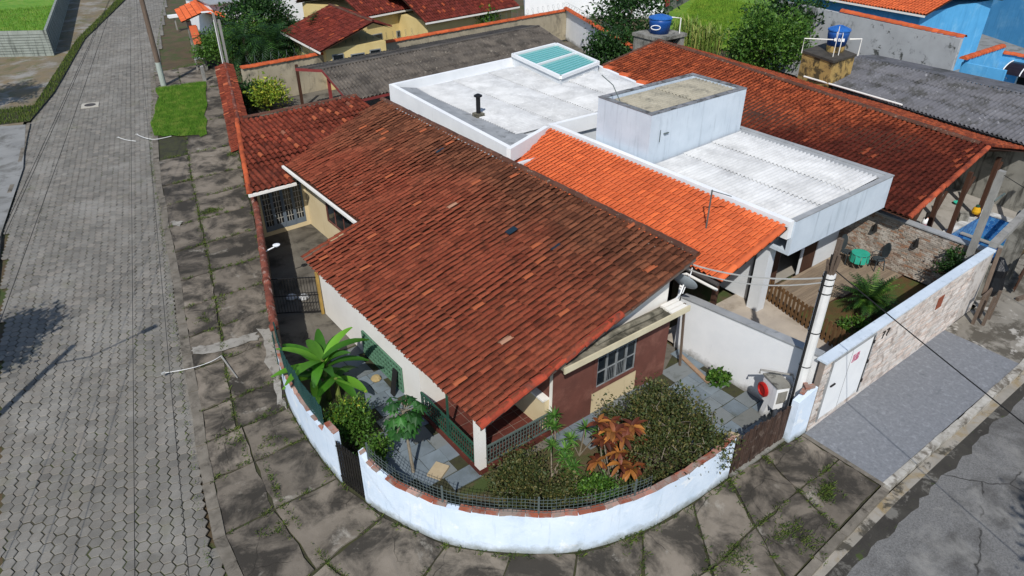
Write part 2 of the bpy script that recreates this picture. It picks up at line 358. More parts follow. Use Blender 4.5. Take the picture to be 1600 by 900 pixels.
def slabs():
    n = len(IN)
    for i in range(n-1):
        rows = [(0, .36), (.36, 1)] if i < 14 else [(0, .5), (.5, 1)]
        if i in (13, 14, 15, 17, 19): rows = [(0, .42), (.42, 1)]
        for (a, c_) in rows:
            if i < 3 and a == 0 and i > 0: continue            # grass patch takes the kerb side there
            P = []
            for (k, t) in ((i, a), (i, c_), (i+1, c_), (i+1, a)):
                o, q = Vector(OUT[k]), Vector(IN[k]); P.append(o + (q-o)*t)
            c = sum(P, Vector((0, 0)))/4
            P = [c + (p-c)*(1 - (.03+random.uniform(0, .03))/max(.4, (p-c).length)) for p in P]
            # subdivided outline with crumbly edges
            Q = []
            for k in range(4):
                p, q = P[k], P[(k+1) % 4]; d = (q-p); nn = Vector((d.y, -d.x)).normalized()
                for t in range(5): Q.append(p + d*(t/5) + (nn*random.gauss(0, .022) if t else nn*0))
            if (Q[1]-Q[0]).cross(Q[6]-Q[5]) < 0: Q = Q[::-1]
            dz = random.uniform(-.012, .012); tl = [random.uniform(-.012, .012) for _ in range(2)]
            zt = [0.0 + dz + tl[0]*(q.x-c.x) + tl[1]*(q.y-c.y) for q in Q]
            b = MB().prism([(q.x, q.y) for q in Q], -.06, zt); b.build('slab', m_slab, pav)
slabs()
m_cem = mat('fresh_cement', '99958d', '86827a', 2.5, stain='5d584f', sscale=2.0, sp=(.5, .62), bump=.5)
def ragged(P_, z, m, name='cement_patch'):
    Q = []
    for i_ in range(len(P_)):
        a_, c_ = Vector(P_[i_]), Vector(P_[(i_+1) % len(P_)])
        for k in range(6): Q.append(tuple(a_.lerp(c_, k/6)+Vector((random.gauss(0, .04), random.gauss(0, .04)))))
    b_ = MB(); b_.add([(x_, y_, z) for x_, y_ in Q], [tuple(range(len(Q)))]); b_.build(name, m, pav)
ragged([at2(404, 514), at2(428, 516), at2(438, 588), at2(447, 640), at2(434, 630), at2(418, 565)], .026, m_cem)
ragged([at2(300, 545), at2(345, 536), at2(400, 520), at2(405, 532), at2(350, 548), at2(303, 556)], .027, m_cem)
ragged([at2(270, 345), at2(285, 347), at2(282, 355), at2(268, 352)], .027, m_cem)
def kerb_row(name, pts, m, L, wd, z1, parent_label=None):
    root = None; b0 = MB()
    P = [Vector(p) for p in pts]
    k = sheet(name, [(p.x, p.y) for p in P] + [(p.x+.02, p.y+.02) for p in P[::-1]], -.16, m)
    for a, c in zip(P, P[1:]):
        d = c-a; n = max(1, round(d.length/L)); 
        for i in range(n):
            p = a + d*((i+.5)/n); ang = math.atan2(d.y, d.x)
            b = MB().obox((p.x+random.gauss(0, .008), p.y+random.gauss(0, .008), (z1-.17)/2-.0+random.gauss(0, .006)), (d.length/n-.016, wd, z1+.17), ang+random.gauss(0, .008)); b.build('kerbstone', m, k)
    return k
OFF = [(x-.13, y-.04) for x, y in OUT[:17]]
EDGE = []
for i in range(4):
    a, c = Vector(GP0[i]), Vector(GP0[(i+1) % 4])
    for k in range(9): t = k/9; EDGE.append(tuple(a.lerp(c, t)+Vector((random.gauss(0, .09), random.gauss(0, .12)))))
kerb_row('kerb', OFF, m_kerb, 1.0, .28, .012)
kerb_row('corner_kerb', [(1.2, 10.5), (1.7, 7.9), (2.8, 5.9), (4.5, 4.65), (6.6, 4.06), (8.8, 3.86), (11.0, 4.05), (13.2, 4.16), (15.4, 4.28)], m_kerb, 1.0, .2, .01)
kerb_row('whitewashed_kerb', [(15.5, 4.32), (19.5, 4.26), (23.8, 4.28), (30, 4.6), (40, 5.2)], m_kerbw, .45, .2, .02)
sheet('gravel_forecourt', [(15.45, 4.42), (23.75, 4.36), (23.75, 6.72), (15.45, 6.72)], .006, m_gravel)
sheet('forecourt_edging', [(15.38, 4.36), (15.52, 4.36), (15.52, 6.72), (15.38, 6.72)], .012, m_kerb)
sheet('side_forecourt', [(23.75, 4.4), (40, 5.3), (40, 7.3), (26.2, 7.3), (26.2, 6.72), (23.75, 6.72)], .0, mat('cracked_concrete', '8b867c', '6d685f', .9, stain='4c473e', sscale=.8, sp=(.48, .56), stain2='a8a49c', s2scale=1.0, s2p=(.55, .6), bump=.5))
# grass patch, verges, far left side
def grass_stuff(name, poly, n, h, m, label, z=0.0, w=.012, cat='grass', parent=None, lean=.35, minh=.4):
    xs = [p[0] for p in poly]; ys = [p[1] for p in poly]; V = []; R = []; cnt = 0; x0, x1, y0, y1 = min(xs), max(xs), min(ys), max(ys)
    while cnt < n:
        x, y = random.uniform(x0, x1), random.uniform(y0, y1)
        if not inpoly(x, y, poly): continue
        a = random.uniform(0, 6.283); hh = h*random.uniform(minh, 1); l = random.uniform(0, lean)*hh; a2 = random.uniform(0, 6.283)
        dx, dy = math.cos(a)*w, math.sin(a)*w
        V += [(x-dx, y-dy, z-.01), (x+dx, y+dy, z-.01), (x+math.cos(a2)*l+dx*.3, y+math.sin(a2)*l+dy*.3, z+hh), (x+math.cos(a2)*l-dx*.3, y+math.sin(a2)*l-dy*.3, z+hh)]
        R.append(random.random()); cnt += 1
    F = np.arange(len(V)).reshape(-1, 4); V = np.array(V); o = V.mean(0); o[2] = z
    ob = link(name, npmesh(name, V-o, F, m, R), parent, Vector(o)); ob['kind'] = 'stuff'
    if parent is None: tag(ob, label, cat)
    return ob
GP = EDGE
sheet('grass_patch_soil', GP, .03, m_grass)
grass_stuff('lawn_patch', GP, 24000, .12, m_grass, 'bright green mown lawn patch on the pavement by the leaning street pole', .03, .012)
VERGE = [(2.35, 50.6), (-.6, 51.2), (-1.4, 54.5), (3.1, 54.0), (8.9, 72.8), (16.1, 91), (17.0, 91), (9.4, 72.4), (4.6, 56.5)]
sheet('verge_soil', VERGE, -.02, m_moss)
grass_stuff('verge_grass', VERGE, 6500, .17, m_weed, 'uneven grass verge along the left edge of the paved street', -.02, .02)
sheet('left_pavement', [(-40, 15), (-3.3, 15), (-2.5, 23), (-.8, 36), (2.1, 51), (8.6, 72), (15.8, 90), (19, 100), (-40, 100)], -.035, m_dirt)
sheet('pale_ramp', [at2(0, 197), at2(40, 194), at2(36, 262), at2(2, 362), (-6, 34.5), (-6, 50.8)], -.02, m_ramp)
kerb_row('left_kerb', [(-2.45, 24), (-.72, 36.2), (.95, 43.5), (2.25, 50.3)], m_kerb, 1.1, .18, -.02)
LAWN = [(3.6, 69.4), (6.1, 67.9), (12.0, 95.5), (-12, 98), (-8, 71)]
sheet('far_lot', LAWN, 1.0, m_grass)
grass_stuff('far_lawn', [(3.6, 69.6), (6.0, 68.3), (9.5, 84), (-4, 86), (-2, 71)], 9000, .2, m_grass, 'bright lawn inside the block wall, top left corner', 1.0, .02)
# ground inside the corner lot
LOT = [(4.9, 18.0), (4.5, 15.1), (4.5, 13.2), (4.85, 11.4), (5.6, 9.8), (6.65, 8.7), (7.9, 7.8), (9.45, 7.28), (11.1, 7.12), (12.5, 7.1), (15.7, 7.0), (15.75, 28), (9.9, 33), (9.2, 32.6), (7.35, 25.9), (5.6, 20.1)]
sheet('yard', LOT, -.012, m_drive)
BEDP = [(4.9, 13.2), (5.1, 11.6), (5.8, 10.1), (6.8, 9.0), (8.0, 8.05), (9.5, 7.5), (11.2, 7.35), (12.2, 7.4), (12.8, 9.3), (11.2, 10.6), (8.2, 10.8), (6.4, 11.6)]
sheet('garden_bed', BEDP, -.006, m_soil)
sheet('banana_bed', [(4.75, 15.6), (4.95, 17.7), (6.0, 17.3), (6.1, 14.0), (4.85, 13.6)], -.006, m_soil)
SL = sheet('slate_patio', [(4.75, 10.9), (7.5, 10.9), (7.5, 18.2), (6.2, 18.2), (4.75, 13)], -.003, m_moss)
def slates(root, poly, cell, hole=None):
    xs = [p[0] for p in poly]; ys = [p[1] for p in poly]; y = min(ys); row = 0
    while y < max(ys):
        dy = cell*random.uniform(.8, 1.15); x = min(xs) - random.uniform(0, cell)
        while x < max(xs):
            dx = cell*random.uniform(.75, 1.6); cx, cy = x+dx/2, y+dy/2
            if inpoly(cx, cy, poly) and not (hole and hole(cx, cy)) and random.random() > .03:
                g = .009; P = [(x+g+random.uniform(-.02, .02), y+g), (x+dx-g, y+g+random.uniform(-.02, .02)), (x+dx-g+random.uniform(-.02, .02), y+dy-g), (x+g, y+dy-g+random.uniform(-.02, .02))]
                z = random.uniform(.0, .008); MB().prism(P, -.02, .014+z).build('slate_flag', m_slate, root)
            x += dx
        y += dy
slates(SL, [(5.7, 11.9), (7.42, 10.95), (7.42, 18.0), (6.3, 18.0), (6.1, 14.2), (5.4, 13.6)], .52)
SL2 = sheet('side_patio', [(12.6, 7.2), (15.68, 7.1), (15.7, 11.6), (14.45, 11.0), (10, 10.9), (12.6, 9)], -.003, m_moss)
slates(SL2, [(12.9, 7.3), (15.66, 7.2), (15.68, 11.6), (14.45, 10.9), (9.9, 10.95), (9.9, 10.5), (12.6, 9.3)], .58)
# backyards
sheet('rear_yard', [(10, 33.2), (30, 33), (42, 34), (42, 46.3), (14, 46.3)], -.02, m_drive)
sheet('neighbour_path', [(15.85, 6.95), (19.6, 6.95), (20.7, 11.9), (20, 12.5), (15.85, 12.5)], .004, mat('pale_stone_paving', 'b0a596', 'a0968a', 1.2, stain='8a8072', sscale=.8, bump=.2))
# ---------------------------------------------------------------- the corner house
m_white = mat('white_paint', 'e0ddd6', 'd6d3cc', 1.0, streak='a5a29b', stp=(.66, .9), bump=.12, bscale=30)
m_cream = mat('cream_paint', 'cdbd9a', 'c4b38e', 1.0, streak='9c8f72', stp=(.6, .8), bump=.12)
m_brown = mat('brown_paint', '6b4238', '5d3a31', 1.5, stain='7d5448', sscale=1.2, bump=.2)
m_wood = mat('dark_timber', '4a3022', '38241a', 4, bump=.3, stretch=(6, 6, .6))
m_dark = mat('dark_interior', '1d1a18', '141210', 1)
m_winframe = mat('window_metal', '8b8f90', '6f7374', 3, rough=.5)
m_pane = glass('window_glass', '1c2226', .06, .92)
m_green = mat('green_metal', '2c5240', '23463a', 3, rough=.6)
def tilemat(name, c1, c2, dark, mid, vary, dsp, hue, dscale=.7):
    return mat(name, c1, c2, .9, vary=vary, stain=dark, sscale=dscale, sp=dsp, smax=.9, stain2=mid, s2scale=2.6, s2p=(.5, .62), bump=.35, bscale=40, hue=hue, spec=.15)
def clay(name, reds, browns, soot, odd, grad=None, gfac=(.55, 1.15), oddp=.982, channel_shade='241813', pale=True, spread=.34, sootp=(.48, .66)):
    """weathered clay tiles: per-tile tone, a brown bloom that grows along grad (x, y, offset), sooty blotches, odd replaced tiles; the channels carry patchy painted-in shade"""
    for kind in ('', '_channel_shade'):
        m = bpy.data.materials.new(name+kind); MATS[name+kind] = m; m.use_nodes = True; T = NT(m); out = T.n('OutputMaterial'); b = T.n('BsdfPrincipled', i_Roughness=.9); b.inputs['Specular IOR Level'].default_value = .12
        pos = T.n('NewGeometry').outputs['Position']; sx = T.n('SeparateXYZ'); T.l(pos, sx.inputs[0])
        a = T.n('Attribute', attribute_name='rnd').outputs['Fac']; v = T.math('FRACT', T.math('ADD', a, T.n('ObjectInfo').outputs['Random']))
        v2 = T.math('FRACT', T.math('MULTIPLY', v, 13.7)); v3 = T.math('FRACT', T.math('MULTIPLY', v, 5.3))
        red = T.mix(T.ramp(v2, 0, 1), lin(reds[0]), lin(reds[1])); brown = T.mix(T.ramp(v3, 0, 1), lin(browns[0]), lin(browns[1]))
        nz = T.math('MULTIPLY', T.noise(pos, .35, 6), 1.0); gx, gy, go = grad or (0, 0, .3)
        grow = T.math('ADD', T.math('ADD', T.math('MULTIPLY', sx.outputs[0], gx), T.math('MULTIPLY', sx.outputs[1], gy)), T.math('ADD', nz, go))
        col = T.mix(T.ramp(grow, gfac[0], gfac[1]), red, brown)
        col = T.mix(T.ramp(T.noise(pos, 2.4, 8, .72, .5), sootp[0], sootp[1], c1=(.75, .75, .75, 1)), col, lin(soot))
        col = T.mix(T.ramp(T.noise(pos, 14, 6, .75), .48, .66, c1=(.5, .5, .5, 1)), col, lin(soot))
        col = T.mix(T.ramp(T.noise(pos, 9, 5, .7), .62, .72, c1=(.4, .4, .4, 1)), col, lin(odd))
        col = T.mix(T.ramp(v, oddp, oddp+.004), col, lin(odd))
        if pale: col = T.mix(T.ramp(T.math('FRACT', T.math('MULTIPLY', v, 3.77)), .996, .998), col, lin('a57d66'))
        if kind: col = T.mix(T.ramp(T.noise(pos, 3.5, 6, .7), .3, .62, (.92, .92, .92, 1), (.35, .35, .35, 1)), col, lin(channel_shade))  # shade of the channels mixed into the pan colour, broken up by noise
        hs = T.n('HueSaturation'); T.l(col, hs.inputs['Color']); T.l(T.math('ADD', T.math('MULTIPLY', v3, spread), 1-spread*.55), hs.inputs['Value']); T.l(hs.outputs[0], b.inputs['Base Color'])
        bp = T.n('Bump', i_Strength=.4, i_Distance=.02); T.l(T.noise(pos, 35, 6, .7), bp.inputs['Height']); T.l(bp.outputs[0], b.inputs['Normal']); T.l(b.outputs[0], out.inputs[0])
    CHANNEL_SHADE[name] = MATS[name+'_channel_shade']; return MATS[name]
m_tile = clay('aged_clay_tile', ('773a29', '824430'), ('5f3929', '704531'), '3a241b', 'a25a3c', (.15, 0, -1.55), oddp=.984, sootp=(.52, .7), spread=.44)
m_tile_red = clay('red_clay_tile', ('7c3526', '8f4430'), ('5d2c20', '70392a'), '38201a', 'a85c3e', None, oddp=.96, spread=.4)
m_tile_dk = clay('dark_red_tile', ('4b1f17', '57261b'), ('83402a', '9c4d2e'), '2c120d', '83402a', (.17, .07, -5.75), (.62, 1.15), oddp=.975, channel_shade='2a120d', pale=False)
m_tile_org = mat('new_orange_tile', 'c25f38', 'b85732', 1.2, vary=.07, stain='ad4c26', sscale=2.0, sp=(.5, .75), smax=.5, bump=.2, hue='cf663a', spec=.2)
m_deck = mat('roof_boards', '4a2f22', '3a241a', 3)

HX, HY, RZ, RS = 14.45, 10.42, 4.40, .288          # ridge x, front verge y, ridge height, slope
def rz(x): return RZ - RS*(HX-x)
E2X, E1X, SY, FY = 7.05, 9.22, 20.75, 28.3
house = thing('corner_house', (10.9, 15, 0), 'cream and brown corner house under a long weathered red-brown clay tile roof', 'house')
def wallpoly(b, pts3, n):  # quad wall extruded along n
    n = Vector(n); A = [Vector(p) for p in pts3]; k = len(A); b.add(A+[p+n for p in A], [tuple(range(k-1, -1, -1)), tuple(range(k, 2*k))]+[(i, (i+1) % k, k+(i+1) % k, k+i) for i in range(k)])
b = MB()
b.box(7.47, 7.62, 13.98, 20.5, 0, rz(7.47)-.1)                                   # left wall
b.box(7.62, 10.0, 20.35, 20.5, 0, rz(7.62)-.1)
wallpoly(b, [(9.85, 11.0, 0), (14.3, 11.0, 0), (14.3, 11.0, rz(14.3)-.09), (9.85, 11.0, rz(9.85)-.09)], (0, .15, 0))   # gable front
wallpoly(b, [(14.3, 11.0, 0), (14.3, 27.9, 0), (14.3, 27.9, rz(14.3)-.09), (14.3, 11.0, rz(14.3)-.09)], (-.15, 0, 0))
wallpoly(b, [(10.12, 27.1, 0), (14.15, 27.1, 0), (14.15, 27.1, rz(14.15)-.1), (10.12, 27.1, rz(10.12)-.1)], (0, .15, 0))
wallpoly(b, [(7.62, 13.98, 0), (9.85, 13.98, 0), (9.85, 13.98, rz(9.85)-.12), (7.62, 13.98, rz(7.62)-.12)], (0, .12, 0))
BOX(9.85, 10.0, 11.15, 13.98, 0, rz(9.85)-.12).build('veranda_wall', m_brown, house)
b.build('wall', m_white, house)
BOX(10.0, 10.12, 20.5, 27.75, 0, rz(10.0)-.12).build('side_wall', m_cream, house)['label'] = 'cream side wall with brown window'
BOX(7.38, 9.85, 10.98, 13.98, -.02, .16).build('veranda_floor', mat('red_floor_tile', '5c2c22', '4e251d', 2, stain='3a1c16', sscale=2), house)
b = MB()
for i in range(1, 6): b.box(7.4+i*.42, 7.412+i*.42, 11, 13.97, .155, .163)
for i in range(1, 7): b.box(7.4, 9.84, 10.98+i*.43, 10.992+i*.43, .155, .1625)
b.build('floor_joints', mat('grout', '7a6a5f', '6a5a50', 4), house)
BOX(7.4, 7.62, 11.0, 11.24, .16, rz(7.5)-.12).build('column', m_white, house)
BOX(9.7, 9.848, 11.15, 13.9, .16, 1.2).build('low_wall', m_cream, house)
BOX(9.62, 9.849, 11.15, 13.9, 1.2, 1.26).build('low_wall_cap', m_white, house)
# brown and cream cladding of the front
b = MB(); b.box(9.83, 11.28, 10.955, 11.0, 0, 2.66); b.build('brown_panel', m_brown, house)
b = MB(); b.box(13.1, 14.36, 10.955, 11.0, 0, 2.66); b.build('brown_panel', m_brown, house)
BOX(14.302, 14.35, 11.0, 12.4, 0, 2.66).build('brown_return', m_brown, house)
BOX(11.28, 13.1, 10.975, 11.0, 0, .80).build('cream_panel', m_cream, house)
# front window
wf = MB(); x0, x1, z0, z1 = 11.28, 13.1, .80, 2.6; y0, y1 = 10.93, 11.0
wf.box(x0, x1, y0, y1, z0, z0+.13); wf.box(x0, x0+.13, y0, y1, z0+.13, z1); wf.box(x1-.13, x1, y0, y1, z0+.13, z1); wf.box(x0+.13, x1-.13, y0, y1, z1-.1, z1)
wn = wf.build('window', m_brown, house)
for i in range(4):
    a = x0+.14+i*.385; f = MB(); c = a+.37
    for (p, q) in ((a, a+.022), (c-.022, c)): f.box(p, q, 10.945, 10.985, z0+.14, z1-.11)
    for k in range(4): z = z0+.14+k*(z1-z0-.28)/3; f.box(a+.022, c-.022, 10.947, 10.983, z, z+.016)
    if i in (1, 2):
        for k in range(1, 5): f.box(a+k*.07, a+k*.07+.008, 10.95, 10.96, z0+.15, z1-1.1)
    f.build('casement', m_winframe, wn)
    BOX(a+.01, c-.01, 10.988, 10.996, z0+.14, z1-.11).build('pane', m_pane, wn)
# concrete canopy over it, with an old gutter lying on top
m_can = mat('mossy_concrete', '8a8474', '6c675a', 2, stain='3c3a30', sscale=1.4, sp=(.46, .6), bump=.5)
b = MB(); b.box(9.7, 14.45, 10.44, 10.955, 2.66, 2.75); can = b.build('canopy', m_can, house)
BOX(9.68, 14.47, 10.39, 10.438, 2.62, 2.8).build('canopy_fascia', mat('cream_fascia', 'c9c0a4', 'b8ae92', 2, bump=.2), can)
b = MB(); b.tube([(11.0, 10.72, 2.8), (11.9, 10.74, 2.84), (12.8, 10.7, 2.85), (13.6, 10.72, 2.82)], .085, 8); b.build('old_pipe', m_can, can)
b = MB()
for i in range(3): b.box(13.75, 14.4, 10.45+i*.16, 10.58+i*.16, 2.752, 2.8+.02*i)
b.build('stacked_boards', m_white, can)
# side windows
def win(parent, x, ya, yb, z0, z1, mf, dirx=-1, name='window', nx=4, mp=None):
    f = MB(); d = .05*dirx
    xa, xb = sorted((x, x+d)); f.box(xa, xb, ya, ya+.07, z0, z1); f.box(xa, xb, yb-.07, yb, z0, z1); f.box(xa, xb, ya+.07, yb-.07, z0, z0+.07); f.box(xa, xb, ya+.07, yb-.07, z1-.07, z1)
    for i in range(1, nx): y = ya+(yb-ya)*i/nx; f.box(xa+.008, xb-.008, y-.02, y+.02, z0+.07, z1-.07)
    o = f.build(name, mf, parent); xp = x+.02*dirx
    for i in range(nx):
        y0_ = ya+(yb-ya)*i/nx+.03; y1_ = ya+(yb-ya)*(i+1)/nx-.03; BOX(min(xp, xp+.008), max(xp, xp+.008), y0_, y1_, z0+.07, z1-.07).build('pane', mp or m_pane, o)
    return o
win(house, 10.0, 22.2, 25.3, 1.0, 2.0, m_brown)
# lattice window of green concrete blocks in the left wall
def lattice(parent, x, ya, yb, z0, z1, step, m, bar=.02, name='lattice', th=.05):
    b = MB(); n = round((yb-ya)/step); k = round((z1-z0)/step)
    for i in range(n+1): y = ya+(yb-ya)*i/n; b.box(x-th, x, y-bar/2, y+bar/2, z0, z1)
    for j in range(k+1): z = z0+(z1-z0)*j/k; b.box(x-th+.004, x-.004, ya, yb, z-bar/2, z+bar/2)
    return b.build(name, m, parent)
BOX(7.455, 7.468, 15.0, 17.45, .12, 1.0).build('lattice_backing', mat('deep_green', '16281f', '10201a', 3), house)
lattice(house, 7.452, 15.0, 17.45, .12, 1.0, .175, mat('pale_green_block', '5a8068', '4c7059', 4), .03)
# veranda railings
def railing(parent, p, q, z0, z1, step, m, name='veranda_railing'):
    p, q = Vector(p), Vector(q); d = q-p; n = round(d.length/step); b = MB()
    b.beam((p.x, p.y, z1), (q.x, q.y, z1), .05); b.beam((p.x, p.y, z0), (q.x, q.y, z0), .04)
    o = b.build(name, m, parent)
    for i in range(n+1): t = p+d*(i/n); MB().box(t.x-.011, t.x+.011, t.y-.011, t.y+.011, z0+.02, z1-.02).build('bar', m, o)
    k = MB()
    for j in range(1, 4): z = z0+(z1-z0)*j/4; k.beam((p.x, p.y, z), (q.x, q.y, z), .012)
    k.build('cross_rods', m, o); return o
railing(house, (7.43, 11.3), (7.43, 13.9), .22, .85, .11, m_green)
railing(house, (7.68, 11.05), (9.8, 11.05), .22, .8, .1, mat('grey_green_rail', '56635f', '49544f', 3))
b = MB(); b.box(7.42, 7.47, 12.5, 12.55, .16, 2.1); b.build('veranda_post', m_green, house)
# roof
rf = MB()
t = .05
rf.add([(E2X+.1, HY+.05, rz(E2X+.1)-t), (HX, HY+.05, RZ-t), (HX, FY, RZ-t), (E1X+.1, FY-.9, rz(E1X+.1)-t), (E1X+.1, SY-.05, rz(E1X+.1)-t), (E2X+.1, SY-.05, rz(E2X+.1)-t)], [(0, 1, 2, 3, 4, 5)])
rf.add([(v[0], v[1], v[2]-.06) for v in rf.v[:6]], [(5, 4, 3, 2, 1, 0)])
rf.f += [(i, (i+6), (i+1) % 6+6, (i+1) % 6) for i in range(6)]; rf.r += [0]*6
roof = rf.build('roof', m_deck, house)
sl = Vector((1, 0, RS)).normalized()
def keep_main(p):
    if p.y > FY - .9*(HX-p.x)/(HX-E1X): return False
    if p.y > SY and p.x < E1X: return False
    return True
# u must satisfy u x v = up  ->  v=(1,0,s): u=(0,-1,0)
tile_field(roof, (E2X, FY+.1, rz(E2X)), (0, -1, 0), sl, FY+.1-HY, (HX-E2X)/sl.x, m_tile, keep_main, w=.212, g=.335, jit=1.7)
m_ridge = mat('ridge_clay', '5a3a2c', '4b3026', 3, vary=.2, stain='8d7d6c', sscale=6, sp=(.58, .68), stain2='a8603c', s2scale=5, s2p=(.63, .68), bump=.5)
cap_row(roof, (HX+.03, FY, RZ+.05), (HX+.03, HY, RZ+.05), m_ridge, r=.12)
m_verge = mat('red_verge', '9a3f28', '7b3020', 3, vary=.2, stain='57382c', sscale=3, sp=(.5, .65), stain2='b79a8c', s2scale=5, s2p=(.66, .7), bump=.4)
cap_row(roof, (E2X, HY+.04, rz(E2X)+.03), (11.9, HY+.04, rz(11.9)+.03), m_verge, 'verge_tile', r=.13, L=.34, jit=2)
cap_row(roof, (12.0, HY+.04, rz(11.6)+.035), (HX, HY+.04, RZ+.035), m_ridge, 'verge_tile', r=.06)
b = MB(); wallpoly(b, [(7.1, HY+.03, rz(7.1)-.04), (HX, HY+.03, RZ-.04), (HX, HY+.03, RZ-.16), (7.1, HY+.03, rz(7.1)-.16)], (0, .03, 0)); b.build('bargeboard', mat('grey_bargeboard', '6d625a', '5a5049', 3), roof)
BOX(E1X-.06, E1X+.03, SY, FY-.95, rz(E1X)-.06, rz(E1X)+.035).build('gutter', m_white, house)
# glass tiles let into the roof
for (px, py) in ((686, 234), (799, 360), (869, 386)):
    for it in range(3):
        zz = 3.6
        for _ in range(12): p = at(px, py, zz); zz = rz(p.x)+.09
    R = Matrix((Vector((0, -1, 0)), sl, Vector((0, -1, 0)).cross(sl))).transposed()
    MB().obox((p.x, p.y, p.z+.0), (.24, .36, .02), R=R).build('glass_tile', mat('dark_glass_tile', '22303a', '1a2630', 3, rough=.15, bump=0), roof)

# ---------------------------------------------------------------- garage lean-to at the back left
gar = thing('garage_annex', (8.6, 27.6, 0), 'low lean-to garage with reddish clay tiles and paned glass doors beside the street wall', 'garage')
GE, GT, GZ0, GZ1 = 26.45, 32.6, 2.45, 3.42
gs = (GZ1-GZ0)/(GT-GE); gv = Vector((0, 1, gs)).normalized()
def gz(y): return GZ0+gs*(y-GE)
def gxl(y): return 7.4+(y-GE)*.305
b = MB(); b.add([(gxl(GE), GE+.05, gz(GE)-.05), (9.3, GE+.05, gz(GE)-.05), (9.3, FY-.9, gz(FY-.9)-.05), (15.2, FY, gz(FY)-.05), (15.2, GT, GZ1-.05), (gxl(GT), GT, GZ1-.05)], [(0, 1, 2, 3, 4, 5)]); groof = b.build('roof', m_deck, gar)
def keep_gar(p):
    if p.x < gxl(p.y)-.02: return False
    if p.x > 9.35 and p.y < FY-.55-.9*(HX-p.x)/(HX-E1X): return False
    return p.x < 15.3
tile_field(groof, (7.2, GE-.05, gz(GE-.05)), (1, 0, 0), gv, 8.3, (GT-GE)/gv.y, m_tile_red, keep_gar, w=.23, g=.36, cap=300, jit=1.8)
cap_row(groof, (gxl(GE), GE-.05, gz(GE)+.05), (gxl(GT), GT, GZ1+.06), mat('orange_cap', 'b5562f', '8f4226', 4, vary=.2, bump=.3), 'verge_tile', r=.1)
cap_row(groof, (15.3, GT+.05, GZ1+.03), (gxl(GT), GT+.05, GZ1+.03), m_ridge, 'ridge_tile', r=.1)
BOX(7.35, 9.3, GE-.12, GE-.02, gz(GE)-.07, gz(GE)+.03).build('gutter', m_white, gar)
b = MB(); b.box(7.75, 8.05, 27.4, 27.55, 0, 2.5); b.box(9.85, 10.0, 27.4, 27.55, 0, 2.5); b.box(8.05, 9.85, 27.4, 27.55, 0, .18); b.box(8.05, 9.85, 27.4, 27.55, 2.25, 2.55); b.build('wall', m_cream, gar)
BOX(9.2, 15.0, GT-.2, GT-.05, 0, 3.2).build('back_wall', m_cream, gar)
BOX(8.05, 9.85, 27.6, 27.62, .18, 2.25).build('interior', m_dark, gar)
m_bluegrey = mat('blue_grey_paint', '66707a', '58626c', 3, bump=.2)
for i in range(4):
    a = 8.06+i*.447; c = a+.44; f = MB(); yo = 27.40+(.02 if i % 2 else 0)
    for (p, q) in ((a, a+.06), (c-.06, c)): f.box(p, q, yo, yo+.05, .19, 2.24)
    f.box(a+.06, c-.06, yo, yo+.05, .19, .42); f.box(a+.06, c-.06, yo, yo+.05, 2.16, 2.24)
    d = f.build('door_leaf', m_bluegrey, gar); g = MB()
    for k in range(1, 3): x = a+.06+(c-a-.12)*k/3; g.box(x-.012, x+.012, yo+.01, yo+.04, .42, 2.16)
    for k in range(1, 7): z = .42+1.74*k/7; g.box(a+.06, c-.06, yo+.012, yo+.038, z-.012, z+.012)
    g.build('glazing_bars', mat('pale_bar', 'a7a49c', '97948c', 3), d)
    BOX(a+.06, c-.06, yo+.022, yo+.028, .42, 2.16).build('pane', m_pane, d)
# ---------------------------------------------------------------- boundary walls and gates of the corner lot
m_wash = mat('blue_white_wash', 'd3deea', 'c3d2e2', 1.4, stain='aebfce', sscale=1.3, sp=(.54, .7), smax=.6, stain2='dfe4e8', s2scale=2.0, s2p=(.58, .66), streak='93a3b0', stp=(.58, .82), bump=.3, bscale=14, base='7d8078')
m_wash2 = mat('white_wash', 'e2e3e3', 'd8dadb', 1.2, streak='9b9d9c', stp=(.62, .84), bump=.2, bscale=18, base='6f6c64')
m_brickcap = mat('terracotta_coping', '95543c', '80483a', 4, vary=.22, stain='8a7f76', sscale=2.2, sp=(.46, .58), bump=.5, hue='a8877a')
m_oldred = mat('mossy_red_cap', '7c4434', '5f3428', 5, vary=.25, stain='9a8276', sscale=4, sp=(.56, .66), bump=.5)
m_greenmesh = mat('green_wire', '2a4c48', '234240', 3, rough=.6)
m_wire = mat('galvanised_wire', '5f6a68', '4c5655', 3, rough=.5)
m_block = mat('grey_render', '8e8c84', '77756e', 1.4, stain='4b4a44', sscale=1.1, sp=(.5, .62), streak='35342f', stp=(.52, .66), bump=.3)
def poly_wall(root, pts, hs, th, m, name='wall', inward=1):
    """wall following a ground polyline; hs heights per vertex; one continuous mesh"""
    P = [Vector(p) for p in pts]; n = len(P); N = []
    for i in range(n):
        d = (P[min(i+1, n-1)]-P[max(i-1, 0)]).normalized(); N.append(Vector((-d.y, d.x))*inward)
    v = []
    for p, k, h in zip(P, N, hs): v += [(p.x, p.y, -.05), (p.x, p.y, h), (p.x+k.x*th, p.y+k.y*th, h), (p.x+k.x*th, p.y+k.y*th, -.05)]
    f = [(4*i+a, 4*i+(a+1) % 4, 4*i+4+(a+1) % 4, 4*i+4+a) for i in range(n-1) for a in range(4)] + [(0, 3, 2, 1), tuple(4*(n-1)+k for k in range(4))]
    b = MB(); b.add(v, f); o = b.build(name, m, root)
    bmx = bmesh.new(); bmx.from_mesh(o.data); bmesh.ops.recalc_face_normals(bmx, faces=bmx.faces); bmx.to_mesh(o.data); bmx.free()
    return o, P, N
